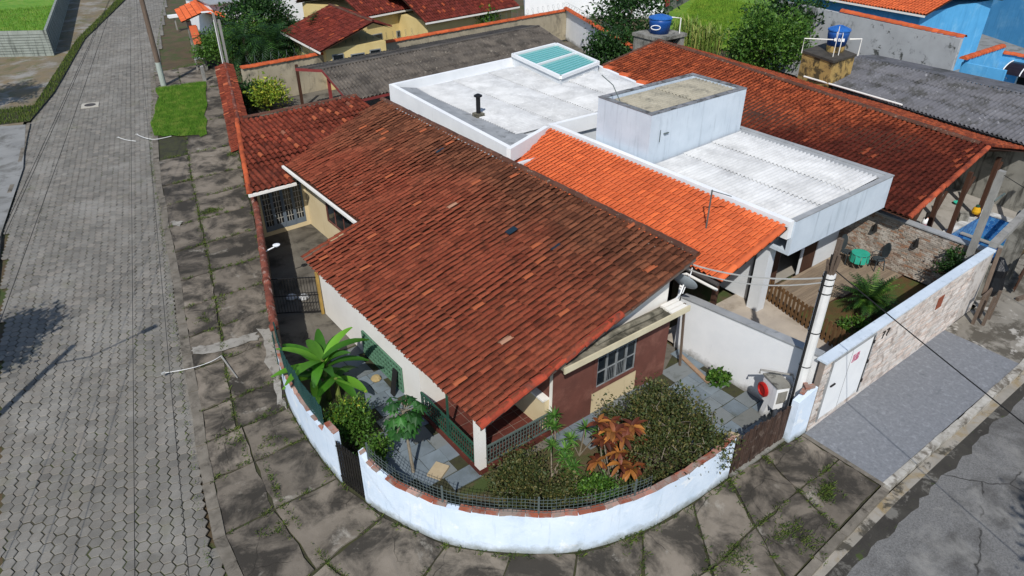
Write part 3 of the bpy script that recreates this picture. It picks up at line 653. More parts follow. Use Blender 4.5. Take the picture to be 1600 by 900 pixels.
def dense(pts, k):
    """catmull-rom resample"""
    P = [Vector(p) for p in pts]; out = []
    for i in range(len(P)-1):
        a, b, c, d = P[max(i-1, 0)], P[i], P[i+1], P[min(i+2, len(P)-1)]
        for j in range(k):
            t = j/k; out.append(.5*((2*b)+(c-a)*t+(2*a-5*b+4*c-d)*t*t+(3*b-a-3*c+d)*t**3))
    return out+[P[-1]]
def coping(parent, P, N, hs, th, m, L=.3, over=.02, z=.05, name='coping_brick', jit=1):
    acc = 0
    for i in range(len(P)-1):
        a, b = P[i]+N[i]*th/2, P[i+1]+N[i+1]*th/2; d = b-a; n = max(1, round(d.length/L))
        for k in range(n):
            if random.random() < .04*jit: continue
            t = (k+.5)/n; p = a+d*t; h = hs[i]+(hs[i+1]-hs[i])*t; sl_ = math.atan2(hs[i+1]-hs[i], d.length)
            R = Matrix.Rotation(math.atan2(d.y, d.x)+random.gauss(0, .03)*jit, 3, 'Z') @ Matrix.Rotation(-sl_, 3, 'Y')
            MB().obox((p.x, p.y, h+z/2-.004+random.gauss(0, .004)), (d.length/n-.008, th+over*2, z), R=R).build(name, m, parent)
def mesh_fence(parent, P, N, hs, th, fh, m, name='wire_mesh', sp=.07, r=.005, hz=5, spikes=False):
    b = MB()
    L = 0; pts = []
    for i in range(len(P)-1):
        a, c = P[i]+N[i]*th*.6, P[i+1]+N[i+1]*th*.6; n = max(1, round((c-a).length/sp))
        for k in range(n): t = k/n; q = a+(c-a)*t; pts.append((q.x, q.y, hs[i]+(hs[i+1]-hs[i])*t))
    for q in pts:
        top = fh*(random.uniform(.95, 1.12) if spikes else 1); b.beam((q[0], q[1], q[2]-.02), (q[0]+random.gauss(0, .01), q[1]+random.gauss(0, .01), q[2]+top), r*2)
    for k in range(hz+1):
        for i in range(0, len(pts)-1): b.beam((pts[i][0], pts[i][1], pts[i][2]+.05+(fh-.1)*k/hz), (pts[i+1][0], pts[i+1][1], pts[i+1][2]+.05+(fh-.1)*k/hz), r*1.8)
    o = b.build(name, m, parent); o['kind'] = 'stuff'
    ps = pts[::22]
    for q in ps: MB().beam((q[0], q[1], q[2]-.05), (q[0], q[1], q[2]+fh+.05), .035).build('fence_post', m, parent)
# curved street wall, left piece
cw1 = thing('garden_wall', (4.5, 15.4, 0), 'blue-white curved garden wall left of the slatted black gate, topped with green mesh', 'wall', 'curved street walls')
A = dense([(4.85, 18.0), (4.52, 16.6), (4.4, 15.16), (4.38, 13.9), (4.42, 13.0)], 5); hA = [1.28+.02*math.sin(i) for i in range(len(A))]
for i in range(len(A)-4, len(A)): hA[i] = 1.66
o, P, N = poly_wall(cw1, A, hA, .16, m_wash, inward=1)
coping(o, P, N, hA, .16, m_brickcap, .24, 0, .04, jit=2); mesh_fence(cw1, P[:-4], N, hA, .16, .75, m_greenmesh, sp=.06, r=.006, hz=10)
# right piece
cw2 = thing('garden_wall', (8.5, 7.6, 0), 'blue-white curved garden wall sweeping round the corner below the shrubs', 'wall', 'curved street walls')
Bp = dense([(4.62, 12.05), (4.85, 11.25), (5.56, 9.72), (6.61, 8.6), (7.82, 7.71), (9.41, 7.18), (11.08, 7.02), (12.5, 7.0)], 5)
hB = [1.72-.5*min(1, i/6)**.8 + .012*math.sin(i*1.7) for i in range(len(Bp))]
for i in range(len(Bp)-4, len(Bp)): hB[i] += .04*(i-len(Bp)+5)
o, P, N = poly_wall(cw2, Bp, hB, .16, m_wash, inward=1)
coping(o, P, N, hB, .16, m_brickcap, .25, 0, .04, jit=2); mesh_fence(cw2, P[2:-9], N[2:], hB[2:], .16, .5, m_wire, sp=.1, r=.004, hz=4, spikes=True)
# slatted black gate between them
sg = thing('slatted_gate', (4.5, 12.5, 0), 'narrow black slatted gate between the two curved wall pieces', 'gate')
m_black = mat('black_metal', '23211f', '191817', 3, rough=.5)
a, c = Vector((4.43, 12.97)), Vector((4.62, 12.08)); b = MB(); b.beam((a.x, a.y, .25), (c.x, c.y, .25), .04); b.beam((a.x, a.y, 1.3), (c.x, c.y, 1.3), .04); fr = b.build('frame', m_black, sg)
for i in range(9): p = a+(c-a)*((i+.5)/9); MB().obox((p.x, p.y, .77), (.06, .02, 1.42), math.atan2(c.y-a.y, c.x-a.x)).build('slat', m_black, sg)
# straight wall along the left street
lw = thing('street_wall', (7.3, 25.9, 0), 'long tile-capped boundary wall beside the left pavement, in front of the garage', 'wall')
LW = [(4.88, 18.05), (5.5, 20.1), (7.33, 25.9), (9.28, 33.2)]; hl = [1.75, 1.9, 1.95, 1.95]
o, P, N = poly_wall(lw, LW, hl, .15, mat('raw_render', '7a6a5e', '665a50', 1.5, stain='3c3c30', sscale=1.3, bump=.4), inward=-1)
capm = cap_mesh('coping_tile', m_oldred, .12, .24)
for i in range(3):
    a, c = P[i]+N[i]*.075, P[i+1]+N[i+1]*.075; d = c-a; n = int(d.length/.22)
    for k in range(n):
        t = k/n; p = a+d*t; h = hl[i]+(hl[i+1]-hl[i])*t; dx = Vector((d.x, d.y, 0)).normalized(); nx = Vector((-dx.y, dx.x, 0))
        R = Matrix((dx.cross(Vector((0, 0, 1))), dx, Vector((0, 0, 1)))).transposed() @ Matrix.Rotation(random.gauss(0, .08), 3, 'Z') @ Matrix.Rotation(.2, 3, 'X')
        if i == 2 and 0 <= t: pass
        link('coping_tile', capm, o, (p.x, p.y, h-.0), R)
b = MB()
for q in range(2):
    pass
mesh_fence(lw, [P[0]+(P[1]-P[0])*.0, P[1], P[1]+(P[2]-P[1])*.55], [-N[0]*.3, -N[1]*.3, -N[1]*.3], [.55, .6, .62], .15, 1.0, m_greenmesh, 'green_mesh', sp=.09, r=.006, hz=9)
# further wall with its own wide tiled cap
tw = thing('tiled_cap_wall', (11.6, 41.5, 0), 'boundary wall with a wide red tiled cap, beside the pavement past the garage', 'wall')
TW = [(9.5, 33.4), (13.9, 49.3)]; o, P, N = poly_wall(tw, TW, [1.75, 1.75], .16, m_block, inward=-1)
d = (P[1]-P[0]); dl = d.length; d3 = Vector((d.x, d.y, 0)).normalized(); nrm = Vector((-d3.y, d3.x, 0))     # nrm points to the street (left)
capr = BOX(0, .01, 0, .01, 0, .01)
b = MB(); p0 = Vector((P[0].x, P[0].y, 1.76))
b.add([p0+nrm*.5-Vector((0, 0, .16)), p0+d3*dl+nrm*.5-Vector((0, 0, .16)), p0+d3*dl-nrm*.1+Vector((0, 0, .06)), p0-nrm*.1+Vector((0, 0, .06)), p0+d3*dl-nrm*.55-Vector((0, 0, .12)), p0-nrm*.55-Vector((0, 0, .12))], [(0, 3, 2, 1), (3, 5, 4, 2)]); cp = b.build('cap_bed', m_deck, tw)
tile_field(cp, p0+nrm*.52+Vector((0, 0, -.14))+d3*dl, -d3, (-nrm*.6+Vector((0, 0, .22))), dl, .66, m_tile_red, None, w=.215, g=.3, cap=150, L=.36)
tile_field(cp, p0-nrm*.57+Vector((0, 0, -.11)), d3, (nrm*.45+Vector((0, 0, .18))), dl, .5, m_tile_red, None, w=.215, g=.3, cap=100, L=.32)
cap_row(cp, p0-nrm*.1+Vector((0, 0, .1)), p0+d3*dl-nrm*.1+Vector((0, 0, .1)), m_oldred, 'ridge_tile', r=.1)
# picket gate and its end pillar
pg = thing('picket_gate', (13.7, 7.0, 0), 'weathered dark wooden picket gate right of the curved wall', 'gate')
m_picket = mat('weathered_pickets', '4c3a30', '392a23', 5, vary=.3, stain='6d6057', sscale=4, sp=(.55, .68), bump=.5)
b = MB(); b.beam((12.6, 7.05, .35), (14.82, 7.02, .32), .06, .09); b.beam((12.6, 7.05, 1.0), (14.82, 7.02, .95), .06, .09); b.build('rail', m_picket, pg)
for i in range(25):
    x = 12.62+i*.092; h = 1.28-.007*i+random.uniform(-.05, .05)
    MB().obox((x, 7.0-.001*i, h/2+.06), (.075, .025, h), R=Matrix.Rotation(random.gauss(0, .025), 3, 'Y') @ Matrix.Rotation(random.gauss(0, .02), 3, 'X')).build('picket', m_picket, pg)
BOX(12.58, 14.85, 6.9, 7.15, -.03, .04).build('sill', m_block, pg)
pl = thing('gate_pillar', (15.2, 6.9, 0), 'blue-white end pillar between the picket gate and the stone-clad wall', 'pillar')
MB().prism([(14.86, 6.78), (15.6, 6.74), (15.6, 6.96), (14.86, 6.98)], -.03, [1.42, 1.62, 1.62, 1.4]).build('block', m_wash, pl)
for (x, y, z, r) in ((15.18, 6.9, 1.6, .2), (15.4, 6.86, 1.66, -.3), (15.3, 6.92, 1.68, .9)): MB().obox((x, y, z), (.24, .12, .08), r).build('loose_brick', m_brickcap, pl)
# driveway gate of bars by the house
bg_ = thing('bar_gate', (6.3, 21.2, 0), 'thin dark barred metal gate across the driveway beside the house', 'gate')
a, c = Vector((5.9, 21.5)), Vector((7.42, 20.55)); b = MB()
for z in (.12, .8, 1.5): b.beam((a.x, a.y, z), (c.x, c.y, z), .03)
b.build('frame', m_black, bg_)
for i in range(19): p = a+(c-a)*(i/18); MB().obox((p.x, p.y, .82), (.014, .014, 1.42)).build('bar', m_black, bg_)
MB().beam((7.4, 20.56, 0), (7.4, 20.56, 1.7), .09).build('post', mat('ochre_post', 'a88a4a', '8f743c', 3), bg_)
# upper left: block wall of the far lot, pale end facing us
bw = thing('block_wall', (7, 70, 0), 'grey concrete block wall round the lawn, top left corner', 'wall')
m_blk = mat('concrete_block', '8d938c', '7d837c', 1.6, streak='3c403c', stp=(.5, .66), bump=.4)
o, P, N = poly_wall(bw, [(1.5, 70.3), (6.3, 67.5), (12.3, 95.6)], [1.9, 1.9, 1.9], .18, m_blk, inward=1)
b = MB()
for zz in [.2*k for k in range(1, 9)]: b.beam((1.6, 70.22, zz), (6.3, 67.48, zz), .03, .012); b.beam((6.32, 67.5, zz), (12.32, 95.6, zz), .03, .012)
b.build('mortar_lines', mat('mortar_grey', '6b6f6a', '5b5f5a', 3), bw)
BOX(6.4, 6.5, 69.2, 69.5, 1.2, 1.7).build('notice_plate', m_white, bw)
# far rear wall with roman-tile coping and razor coils
fw = thing('rear_wall', (28, 46.4, 0), 'stained cream rear wall with orange tile coping and razor wire coils', 'wall')
m_rear = mat('stained_cream_render', 'a69c86', '938a76', 1.0, stain='5a564c', sscale=.7, sp=(.52, .68), streak='6d6757', stp=(.55, .75), bump=.3)
poly_wall(fw, [(13.9, 45.6), (42, 47.1)], [2.25, 2.25], .18, m_rear, name='wall', inward=1)
cap_row(fw, (13.9, 45.68, 2.28), (42, 47.2, 2.28), mat('orange_coping', 'c05c32', 'a54e2c', 3, vary=.15, bump=.3), 'coping_tile', r=.2, L=.36)
def coils(parent, p, q, r, n, m):
    p, q = Vector(p), Vector(q); d = q-p; b = MB(); k = 9
    pts = [p+d*(i/(n*k))+Vector((d.normalized().x*0, 0, 0))+Vector((0, 0, r))+(Vector((0, 0, 1))*math.sin(2*math.pi*i/k)+d.normalized().cross(Vector((0, 0, 1)))*math.cos(2*math.pi*i/k)*.9)*r for i in range(n*k+1)]
    b.tube(pts, .008, 3); b.build('razor_coil', m, parent)
coils(fw, (14.2, 45.7, 2.4), (27, 46.4, 2.4), .28, 24, m_wire); coils(fw, (33, 46.7, 2.4), (42, 47.1, 2.4), .28, 16, m_wire)
ww = thing('white_side_wall', (39.5, 40.5, 0), 'white boundary wall with orange tile coping running back from the skylight', 'wall')
poly_wall(ww, [(42.05, 47.15), (36.6, 33.6)], [2.4, 2.3], .18, m_wash2, inward=1)
cap_row(ww, (42.0, 47.2, 2.43), (36.55, 33.6, 2.33), mat('orange_coping', 'c05c32'), 'coping_tile', r=.2, L=.36)
coils(ww, (41.9, 47.1, 2.5), (38, 37.2, 2.45), .25, 18, m_wire)
# ---------------------------------------------------------------- white neighbour house with the new orange roof
m_nwhite = mat('neighbour_white', 'cfd2d4', 'c2c6c9', 1.2, streak='a3a9ae', stp=(.6, .85), bump=.12)
m_nblue = mat('pale_blue_paint', 'c3cdd6', 'b6c1cb', 1.0, streak='87939d', stp=(.54, .78), stain='a5b1bb', sscale=1.1, sp=(.52, .7), smax=.5, bump=.15)
m_fibre = mat('white_fibre_cement', 'c0c1c1', 'b0b1b1', 1.6, stain='929394', sscale=.9, sp=(.48, .72), smax=.7, stain2='c0c1c1', s2scale=2.2, s2p=(.55, .68), bump=.25, vary=.07)
m_flash = mat('grey_flashing', '9b9d9e', '87898a', 1.5, stain='666767', sscale=2, sp=(.55, .7), bump=.2)
m_fibre2 = mat('beige_fibre_cement', '9c9686', '8a8576', 1.6, stain='6d6a60', sscale=1.5, sp=(.5, .65), bump=.3)
nh = thing('neighbour_house', (21, 15, 0), 'white flat-parapet house with corrugated roofs and a bright orange tiled lean-to', 'house')
b = MB()
b.box(20.0, 20.12, 11.9, 20.9, 0, 3.3)                                     # wall by carport
b.box(24.0, 25.4, 11.9, 12.05, 0, 2.75); b.box(20.0, 20.75, 11.9, 12.05, 0, 2.75)
b.box(25.28, 25.42, 12.05, 21, 0, 3.3); b.box(20.12, 25.28, 20.8, 20.95, 0, 3.3)
b.box(15.98, 16.1, 11.9, 21, 0, 2.55) if False else None
b.box(16.3, 20.0, 20.9, 21.05, 0, 3.3)
b.build('wall', m_nwhite, nh)
BOX(20.75, 24.0, 11.95, 12.0, 2.35, 2.75).build('lintel', m_nwhite, nh)
BOX(19.62, 20.0, 11.3, 11.75, 0, 2.9).build('pillar', m_nwhite, nh)
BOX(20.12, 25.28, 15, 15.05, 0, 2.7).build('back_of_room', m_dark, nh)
BOX(20.1, 25.3, 12.05, 15, 0, .03).build('room_floor', mat('pale_floor', '9a948a'), nh)
# sliding doors, dark leaves with a white curtain
for (a, c, m) in ((20.78, 21.5, m_wood), (22.95, 23.1, m_nwhite), (23.12, 23.98, m_wood)):
    b = MB(); b.box(a, c, 11.93, 11.97, .02, 2.34); b.build('door_leaf', m, nh)
b = MB()
for i in range(8): b.box(21.6+i*.05, 21.64+i*.05, 12.2, 12.23+.02*(i % 2), .05, 1.2+.07*i)
b.build('curtain', mat('white_curtain', 'd8d8d8'), nh)
b = MB(); b.box(24.4, 24.75, 11.87, 11.9, 1.9, 2.2); b.build('vent_window', m_winframe, nh)
# front parapet slab
b = MB(); b.box(19.47, 25.47, 10.55, 10.7, 2.66, 3.9); b.box(25.3, 25.47, 10.7, 21, 2.9, 3.9); b.box(20.0, 25.3, 10.7, 12.05, 2.66, 2.78); b.box(19.47, 20.0, 10.7, 12.0, 2.66, 2.78)
b.build('parapet', m_nblue, nh)
b = MB(); b.box(19.46, 25.5, 10.53, 10.72, 3.9, 3.94); b.box(25.28, 25.5, 10.72, 21, 3.9, 3.94); b.build('parapet_cap', m_flash, nh)
b = MB(); b.prism([(25.02, 10.75), (25.27, 10.75), (25.27, 17.0), (25.02, 17.0)], 3.60, [3.86, 3.91, 3.91, 3.86]); b.build('flashing', m_flash, nh)
b = MB(); b.box(19.24, 19.46, 10.6, 22.2, 3.3, 3.92); b.build('divider_parapet', m_wash2, nh)
BOX(19.46, 25.28, 10.72, 17.05, 3.28, 3.33).build('roof_slab', m_flash, nh)
fr = MB(); fr.box(19.5, 25.2, 10.74, 17.0, 3.34, 3.36); frr = fr.build('front_roof', m_flash, nh)
corr_roof(frr, (19.85, 16.95, 3.62), (0, -1, 0), (5.15, 0, .25), 6.1, 5.16, m_fibre, 6, 3)
# orange roof
os_ = .27; oz = lambda x: 2.92+os_*(x-16.02)
b = MB(); b.add([(16.05, 10.62, oz(16.05)-.04), (19.2, 10.62, oz(19.2)-.04), (19.2, 22.3, oz(19.2)-.04), (16.05, 21.1, oz(16.05)-.04)], [(0, 1, 2, 3)])
b.add([(16.05, 10.62, oz(16.05)-.1), (19.2, 10.62, oz(19.2)-.1), (19.2, 22.3, oz(19.2)-.1), (16.05, 21.1, oz(16.05)-.1)], [(3, 2, 1, 0), (0, 1, -3, -4)][:1]); orf = b.build('orange_roof', m_deck, nh)
ov = Vector((1, 0, os_)).normalized()
tile_field(orf, (16.0, 22.3, oz(16.0)), (0, -1, 0), ov, 22.3-10.68, 3.2/ov.x, m_tile_org, lambda p: p.y < 21.4+(p.x-16)*.36, w=.215, g=.36, jit=.35)
cap_row(orf, (16.0, 10.66, oz(16)+.05), (19.2, 10.66, oz(19.2)+.05), m_tile_org, 'verge_tile', r=.12, jit=.3)
b = MB(); b.tube([(15.93, 10.6, 2.86), (15.93, 21.0, 2.86)], .07, 8); b.build('gutter', mat('dark_gutter', '4a4644'), nh)
b = MB(); b.tube([(15.86, 10.55, 2.72), (15.86, 11.75, 2.72), (15.84, 11.85, 2.66), (15.82, 11.85, 2.3), (15.6, 11.7, 2.1), (15.5, 11.65, 1.95)], .045, 8); b.build('downpipe', m_white, nh)
b = MB(); b.beam((16.15, 10.85, 2.8), (16.15, 21, 2.8), .1, .14); b.beam((16.15, 10.8, 0), (16.15, 10.8, 2.75), .14); b.build('carport_beam', m_wood, nh)
# rear block
RB = [(16.2, 21.15), (19.2, 22.25), (26.3, 21.9), (28.3, 32.3), (16.3, 31.0)]
b = MB(); b.prism([(16.3, 21.4), (19.2, 22.4), (26.2, 22.1), (28.1, 32.1), (16.4, 30.85)], 0, 3.7); b.build('rear_block', m_nwhite, nh)
def rim(poly, zs, th, z0, m, name):
    for i in range(len(poly)):
        a, c = Vector(poly[i]), Vector(poly[(i+1) % len(poly)]); d = (c-a).normalized(); n = Vector((-d.y, d.x))*th; i2 = (i+1) % len(poly)
        a2, c2 = a+d*.0, c-d*th*.999
        MB().prism([tuple(a2), tuple(c2), tuple(c2+n), tuple(a2+n)], z0, [zs[i], zs[i2], zs[i2], zs[i]]).build(name, m, nh)
rim(RB, [3.88, 3.92, 3.95, 4.0, 4.2], .2, 3.3, m_wash2, 'rear_parapet')
b = MB(); b.prism([(16.42, 21.5), (17.9, 22.2), (17.9, 30.8), (16.5, 30.7)], 3.66, [3.84, 3.78, 3.78, 4.1]); b.build('screed', m_flash, nh)
rr = BOX(17.9, 26.0, 22.5, 30.6, 3.702, 3.72).build('rear_roof', m_flash, nh)
corr_roof(rr, (17.6, 30.7, 3.76), (0, -1, 0), (9, 0, .16), 8.2, 8.9, m_fibre, 8, 4)
# skylight
Z = 4.25; C4 = [at(801, 86, Z), at(876, 121, Z), at(935, 98, Z), at(869, 69, Z)]     # left, near, right, far
def lerp(a, b, t): return a+(b-a)*t
b = MB(); b.prism([(p.x, p.y) for p in C4], 3.6, Z-.12); sk = b.build('skylight', m_nwhite, nh)
b = MB(); E_ = C4+[C4[0]]
for p, q in zip(E_, E_[1:]): b.beam(p, q, .16, .16)
b.beam(lerp(C4[0], C4[1], .5), lerp(C4[3], C4[2], .5), .1, .14) if False else b.beam(lerp(C4[1], C4[0], .5), lerp(C4[2], C4[3], .5), .1, .14)
b.build('skylight_frame', m_wash2, sk)
m_cyan = mat('cyan_skylight_glass', '5fa8a4', '58a09c', 2, rough=.15, bump=0, spec=.5); m_cyan2 = mat('cyan_rib', '7fbdb8', '78b6b2', 2, rough=.3, bump=0)
for (s0, s1) in ((.03, .48), (.52, .97)):
    p00, p01, p11, p10 = [lerp(lerp(C4[1], C4[0], s), lerp(C4[2], C4[3], s), t) for s, t in ((s0, .03), (s0, .97), (s1, .97), (s1, .03))]
    b = MB(); b.add([p + Vector((0, 0, -.02)) for p in (p00, p01, p11, p10)], [(0, 1, 2, 3)]); pn = b.build('skylight_pane', m_cyan, sk)
    b = MB()
    for k in range(1, 7): t = k/7; b.beam(lerp(p00, p10, t), lerp(p01, p11, t), .035, .02)
    b.build('pane_ribs', m_cyan2, sk)
# tank tower
TX0, TX1, TY0, TY1 = 19.6, 25.2, 17.07, 19.9
b = MB(); b.box(TX0, TX1, TY0, TY1, 3.3, 5.4); tw_ = b.build('tank_tower', m_nblue, nh)
b = MB(); t = .2; b.box(TX0, TX1, TY0, TY0+t, 5.4, 5.62); b.box(TX0, TX1, TY1-t, TY1, 5.4, 5.62); b.box(TX0, TX0+t, TY0+t, TY1-t, 5.4, 5.62); b.box(TX1-t, TX1, TY0+t, TY1-t, 5.4, 5.62); b.build('tower_parapet', m_nblue, tw_)
b = MB(); t = .22; zc = 5.62
b.box(TX0-.02, TX1+.02, TY0-.02, TY0+t, zc, zc+.025); b.box(TX0-.02, TX1+.02, TY1-t, TY1+.02, zc, zc+.025); b.box(TX0-.02, TX0+t, TY0+t, TY1-t, zc, zc+.025); b.box(TX1-t, TX1+.02, TY0+t, TY1-t, zc, zc+.025)
b.build('tower_cap', mat('dirty_cap', '85868a', '6a6b6c', 2, stain='3c3c3a', sscale=2.5, sp=(.5, .6), bump=.3), tw_)
corr_roof(tw_, (20.05, 19.55, 5.47), (0, -1, 0), (4.9, 0, .06), 2.2, 4.9, m_fibre2, 2, 2)
b = MB(); b.beam((20.1, 17.0, 4.5), (20.05, 16.95, 5.0), .02); b.box(20.35, 20.6, 17.0, 17.06, 4.75, 4.78); b.build('wall_bracket', m_wire, tw_)
b = MB(); b.tube([(19.9, 19.0, 5.6), (19.75, 19.3, 6.2), (19.6, 19.8, 6.5)], .02, 5); b.build('aerial', m_wire, tw_)
# little things on the roof
ch = thing('chimney_pipe', (17.65, 25.4, 3.56), 'black metal chimney pipe with cowl on the white roof', 'chimney')
MB().lathe((17.65, 25.4, 3.9), [(.1, 0), (.1, .75)], 14).build('flue', mat('black_flue', '1d1d1f', '151517', 2, rough=.4), ch)
MB().lathe((17.65, 25.4, 4.65), [(.1, 0), (.19, .04), (.19, .09), (.05, .16)], 14).build('cowl', MATS['black_flue'], ch)
b = MB(); b.prism([(17.3, 25.0), (18.1, 25.0), (18.1, 25.8), (17.3, 25.8)], 3.56, [3.75, 3.7, 3.7, 3.75]); b.box(17.45, 17.85, 25.2, 25.6, 3.75, 3.95); b.build('base', m_can, ch)
for i, (px, py) in enumerate(((1002, 126), (1022, 134), (1046, 144))):
    p = at(px, py-8, 4.02); MB().obox((27.42-i*.3, 27.2-i*1.5, 4.02), (.3, .55, .1), .2).build('loose_brick', m_tile_org, None)
    tag(bpy.data.objects[[o.name for o in bpy.data.objects if o.name.startswith('loose_brick')][-1]], 'loose orange brick lying on the white parapet by the brown roof, %s of three' % ('farthest', 'middle', 'nearest')[i], 'brick', 'bricks on the parapet')
ra = thing('roof_antenna', (18.0, 13.4, oz(18)), 'thin grey antenna pole with one arm on the orange roof', 'antenna')
p = at(1070, 322, 3.25); q = at(1074, 320, 4.6)
b = MB(); b.beam((17.7, 12.6, oz(17.7)), (17.7, 12.6, 4.75), .035); b.build('mast', m_wire, ra)
b = MB(); b.beam((17.7, 12.6, 4.72), (18.35, 12.3, 4.45), .04, .02); b.build('arm', m_wire, ra)
# ---------------------------------------------------------------- walls and front garden of the neighbour
nw = thing('white_party_wall', (15.8, 9.2, 0), 'tall white party wall with grey cap between the corner house and its neighbour', 'wall')
poly_wall(nw, [(15.72, 7.0), (15.72, 11.7)], [2.45, 1.95], .16, m_wash2, inward=-1)
b = MB(); wallpoly(b, [(15.69, 7.0, 2.44), (15.69, 11.7, 1.94), (15.69, 11.7, 1.99), (15.69, 7.0, 2.49)], (.3, 0, 0)); b.build('cap', m_flash, nw)
m_strip = mat('stone_strip', 'cfc9c3', 'beb7b0', 2, vary=.16, hue='c4b2a6', stain='8b8078', sscale=3, bump=.4)
pw = thing('stone_clad_wall', (20, 6.8, 0), 'street wall clad in pale pinkish stone strips with a white metal door', 'wall')
b = MB(); b.box(15.63, 24.4, 6.74, 6.9, 0, 2.4); wl = b.build('wall', mat('strip_bed', '8a7f76', '7a7068', 3, bump=.3), pw)
b = MB(); z = 0.0
while z < 2.36:
    x = 15.63-random.uniform(0, .3)
    while x < 24.4:
        L = random.uniform(.25, .6); xa, xb = max(15.63, x), min(24.4, x+L)
        if not (16.0 < (xa+xb)/2 < 18.15 and .2 < z < 2.3) and xb-xa > .02:
            b.cur = random.random(); b.box(xa+.004, xb-.004, 6.74-random.uniform(.012, .03), 6.742, z+.004, z+.056)
        x += L
    z += .06
o = b.build('stone_strips', m_strip, wl); o['kind'] = 'stuff'
b = MB(); b.box(15.6, 24.45, 6.68, 6.98, 2.4, 2.46); b.build('coping', m_nblue, pw)
dr = BOX(16.02, 18.12, 6.705, 6.738, .22, 2.28).build('metal_door', m_wash2, pw)
b = MB(); b.box(17.0, 17.006, 6.70, 6.704, .24, 2.26); b.box(18.08, 18.12, 6.69, 6.704, .22, 2.28); b.build('door_seam', m_black, dr)
b = MB(); b.box(15.97, 16.02, 6.685, 6.742, .18, 2.33); b.box(18.12, 18.17, 6.685, 6.742, .18, 2.33); b.box(16.02, 18.12, 6.685, 6.742, 2.28, 2.33); b.build('door_frame', m_flash, dr)
for zz in (.6, 1.3, 2.0): BOX(18.09, 18.15, 6.66, 6.69, zz, zz+.1).build('hinge', m_black, dr)
b = MB(); b.box(16.2, 16.42, 6.66, 6.7, 1.35, 1.39); b.build('handle', m_black, dr)
b = MB(); b.prism([(17.1, 6.697), (17.45, 6.697), (17.45, 6.704), (17.1, 6.704)], 1.75, 2.02); b.build('red_notice', mat('faded_pink_print', 'b8637e', 'a54c63', 9, stain='d8c8cc', sscale=7, sp=(.5, .55), bump=0), dr)
b = MB()
for (x, s) in ((18.6, 1), (18.85, 1)):
    b.box(x, x+.15, 6.70, 6.712, 2.12, 2.15); b.beam((x+.15, 6.706, 2.14), (x+.05, 6.706, 1.9), .03, .012); 
b.build('house_number', m_black, pw)
b = MB(); b.box(22.1, 22.45, 6.695, 6.712, 1.5, 1.95); b.build('meter_hatch', mat('brick_red', '8a4a34'), pw)
b = MB(); b.lathe((0, 0, 0), [(.16, 0), (.16, .02)], 14); 
# garden
sheet('front_garden', [(19.4, 6.95), (26.1, 6.95), (26.1, 10.2), (20.6, 10.4)], .01, mat('leaf_litter', '5d4228', '4a4024', 2.5, stain='424f22', sscale=1.4, sp=(.46, .6), bump=.8, bscale=60))
dk = sheet('timber_deck', [(20.62, 10.35), (26.15, 9.35), (26.15, 11.88), (20.75, 11.88)], .02, m_wood, 'structure'); m_deckw = mat('deck_timber', '8b7c68', '78695a', 3, vary=.2, stretch=(.5, 6, 6), bump=.4)
i = 0; y = 9.3
while y < 11.85:
    xs = 20.7 if y > 10.35 else 20.7+(10.35-y)/1.0*5.3
    if xs < 25.8: MB().box(xs, 26.1, y, y+.12, .022, .06).build('deck_plank', m_deckw, dk)
    y += .13
fe = thing('low_garden_fence', (20.2, 9.8, 0), 'low brown wooden fence with wide slats along the neighbour garden path', 'fence')
a, c = Vector((20.62, 11.7)), Vector((19.5, 7.1)); b = MB(); m_fw = mat('fence_timber', '6e5234', '5a4229', 4, vary=.2, bump=.4)
b.beam((a.x, a.y, .18), (c.x, c.y, .18), .05, .07); b.beam((a.x, a.y, .72), (c.x, c.y, .72), .05, .07); b.build('rail', m_fw, fe)
for i in range(26): p = a+(c-a)*((i+.5)/26); MB().obox((p.x-.03, p.y, .44), (.022, .10, .86), math.atan2(c.x-a.x, -(c.y-a.y))*1.0).build('slat', m_fw, fe)
# brick-faced garden wall on the far side
bk = thing('brick_garden_wall', (26.3, 9.4, 0), 'whitewashed rough brick garden wall with two wall lamps facing the deck', 'wall')
BOX(26.22, 26.4, 6.9, 12.6, 0, 2.05).build('core', mat('lime_mortar', 'a8a095', '989085', 3, bump=.4), bk)
m_wbrick = mat('whitewashed_brick', 'a39a8e', '8f8478', 3, vary=.25, hue='8a6a54', stain='b7b0a6', sscale=2, sp=(.5, .62), bump=.5)
bks = [BOX(-.03, 0, -.11*k, .11*k, -.03, .03).mesh('brick', m_wbrick) for k in (1, .8, 1.15)]; ms = []
for r in range(27):
    y = 6.95+(r % 2)*.12
    while y < 12.5: ms.append((random.randrange(3), Matrix.Translation((26.225+random.uniform(-.012, .01), y+.11, .06+r*.074)))); y += .245
arr('brick', bks, ms, bpy.data.objects[[o.name for o in bpy.data.objects if o.name.startswith('core')][-1]], True, 300, 'brick_field')
BOX(26.14, 26.48, 6.9, 12.6, 2.05, 2.1).build('coping', m_flash, bk)
for i, y in enumerate((10.9, 9.3)):
    wlmp = thing('wall_lamp', (26.1, y, 1.5), 'black cone wall lamp on the brick wall, %s the house' % ('nearer' if i == 0 else 'farther from'), 'lamp', 'wall lamps on the brick wall')
    MB().lathe((26.08, y, 1.35), [(.1, 0), (.05, .3), (.02, .34)], 10).build('shade', m_black, wlmp); MB().beam((26.2, y, 1.65), (26.08, y, 1.68), .03).build('arm', m_black, wlmp)
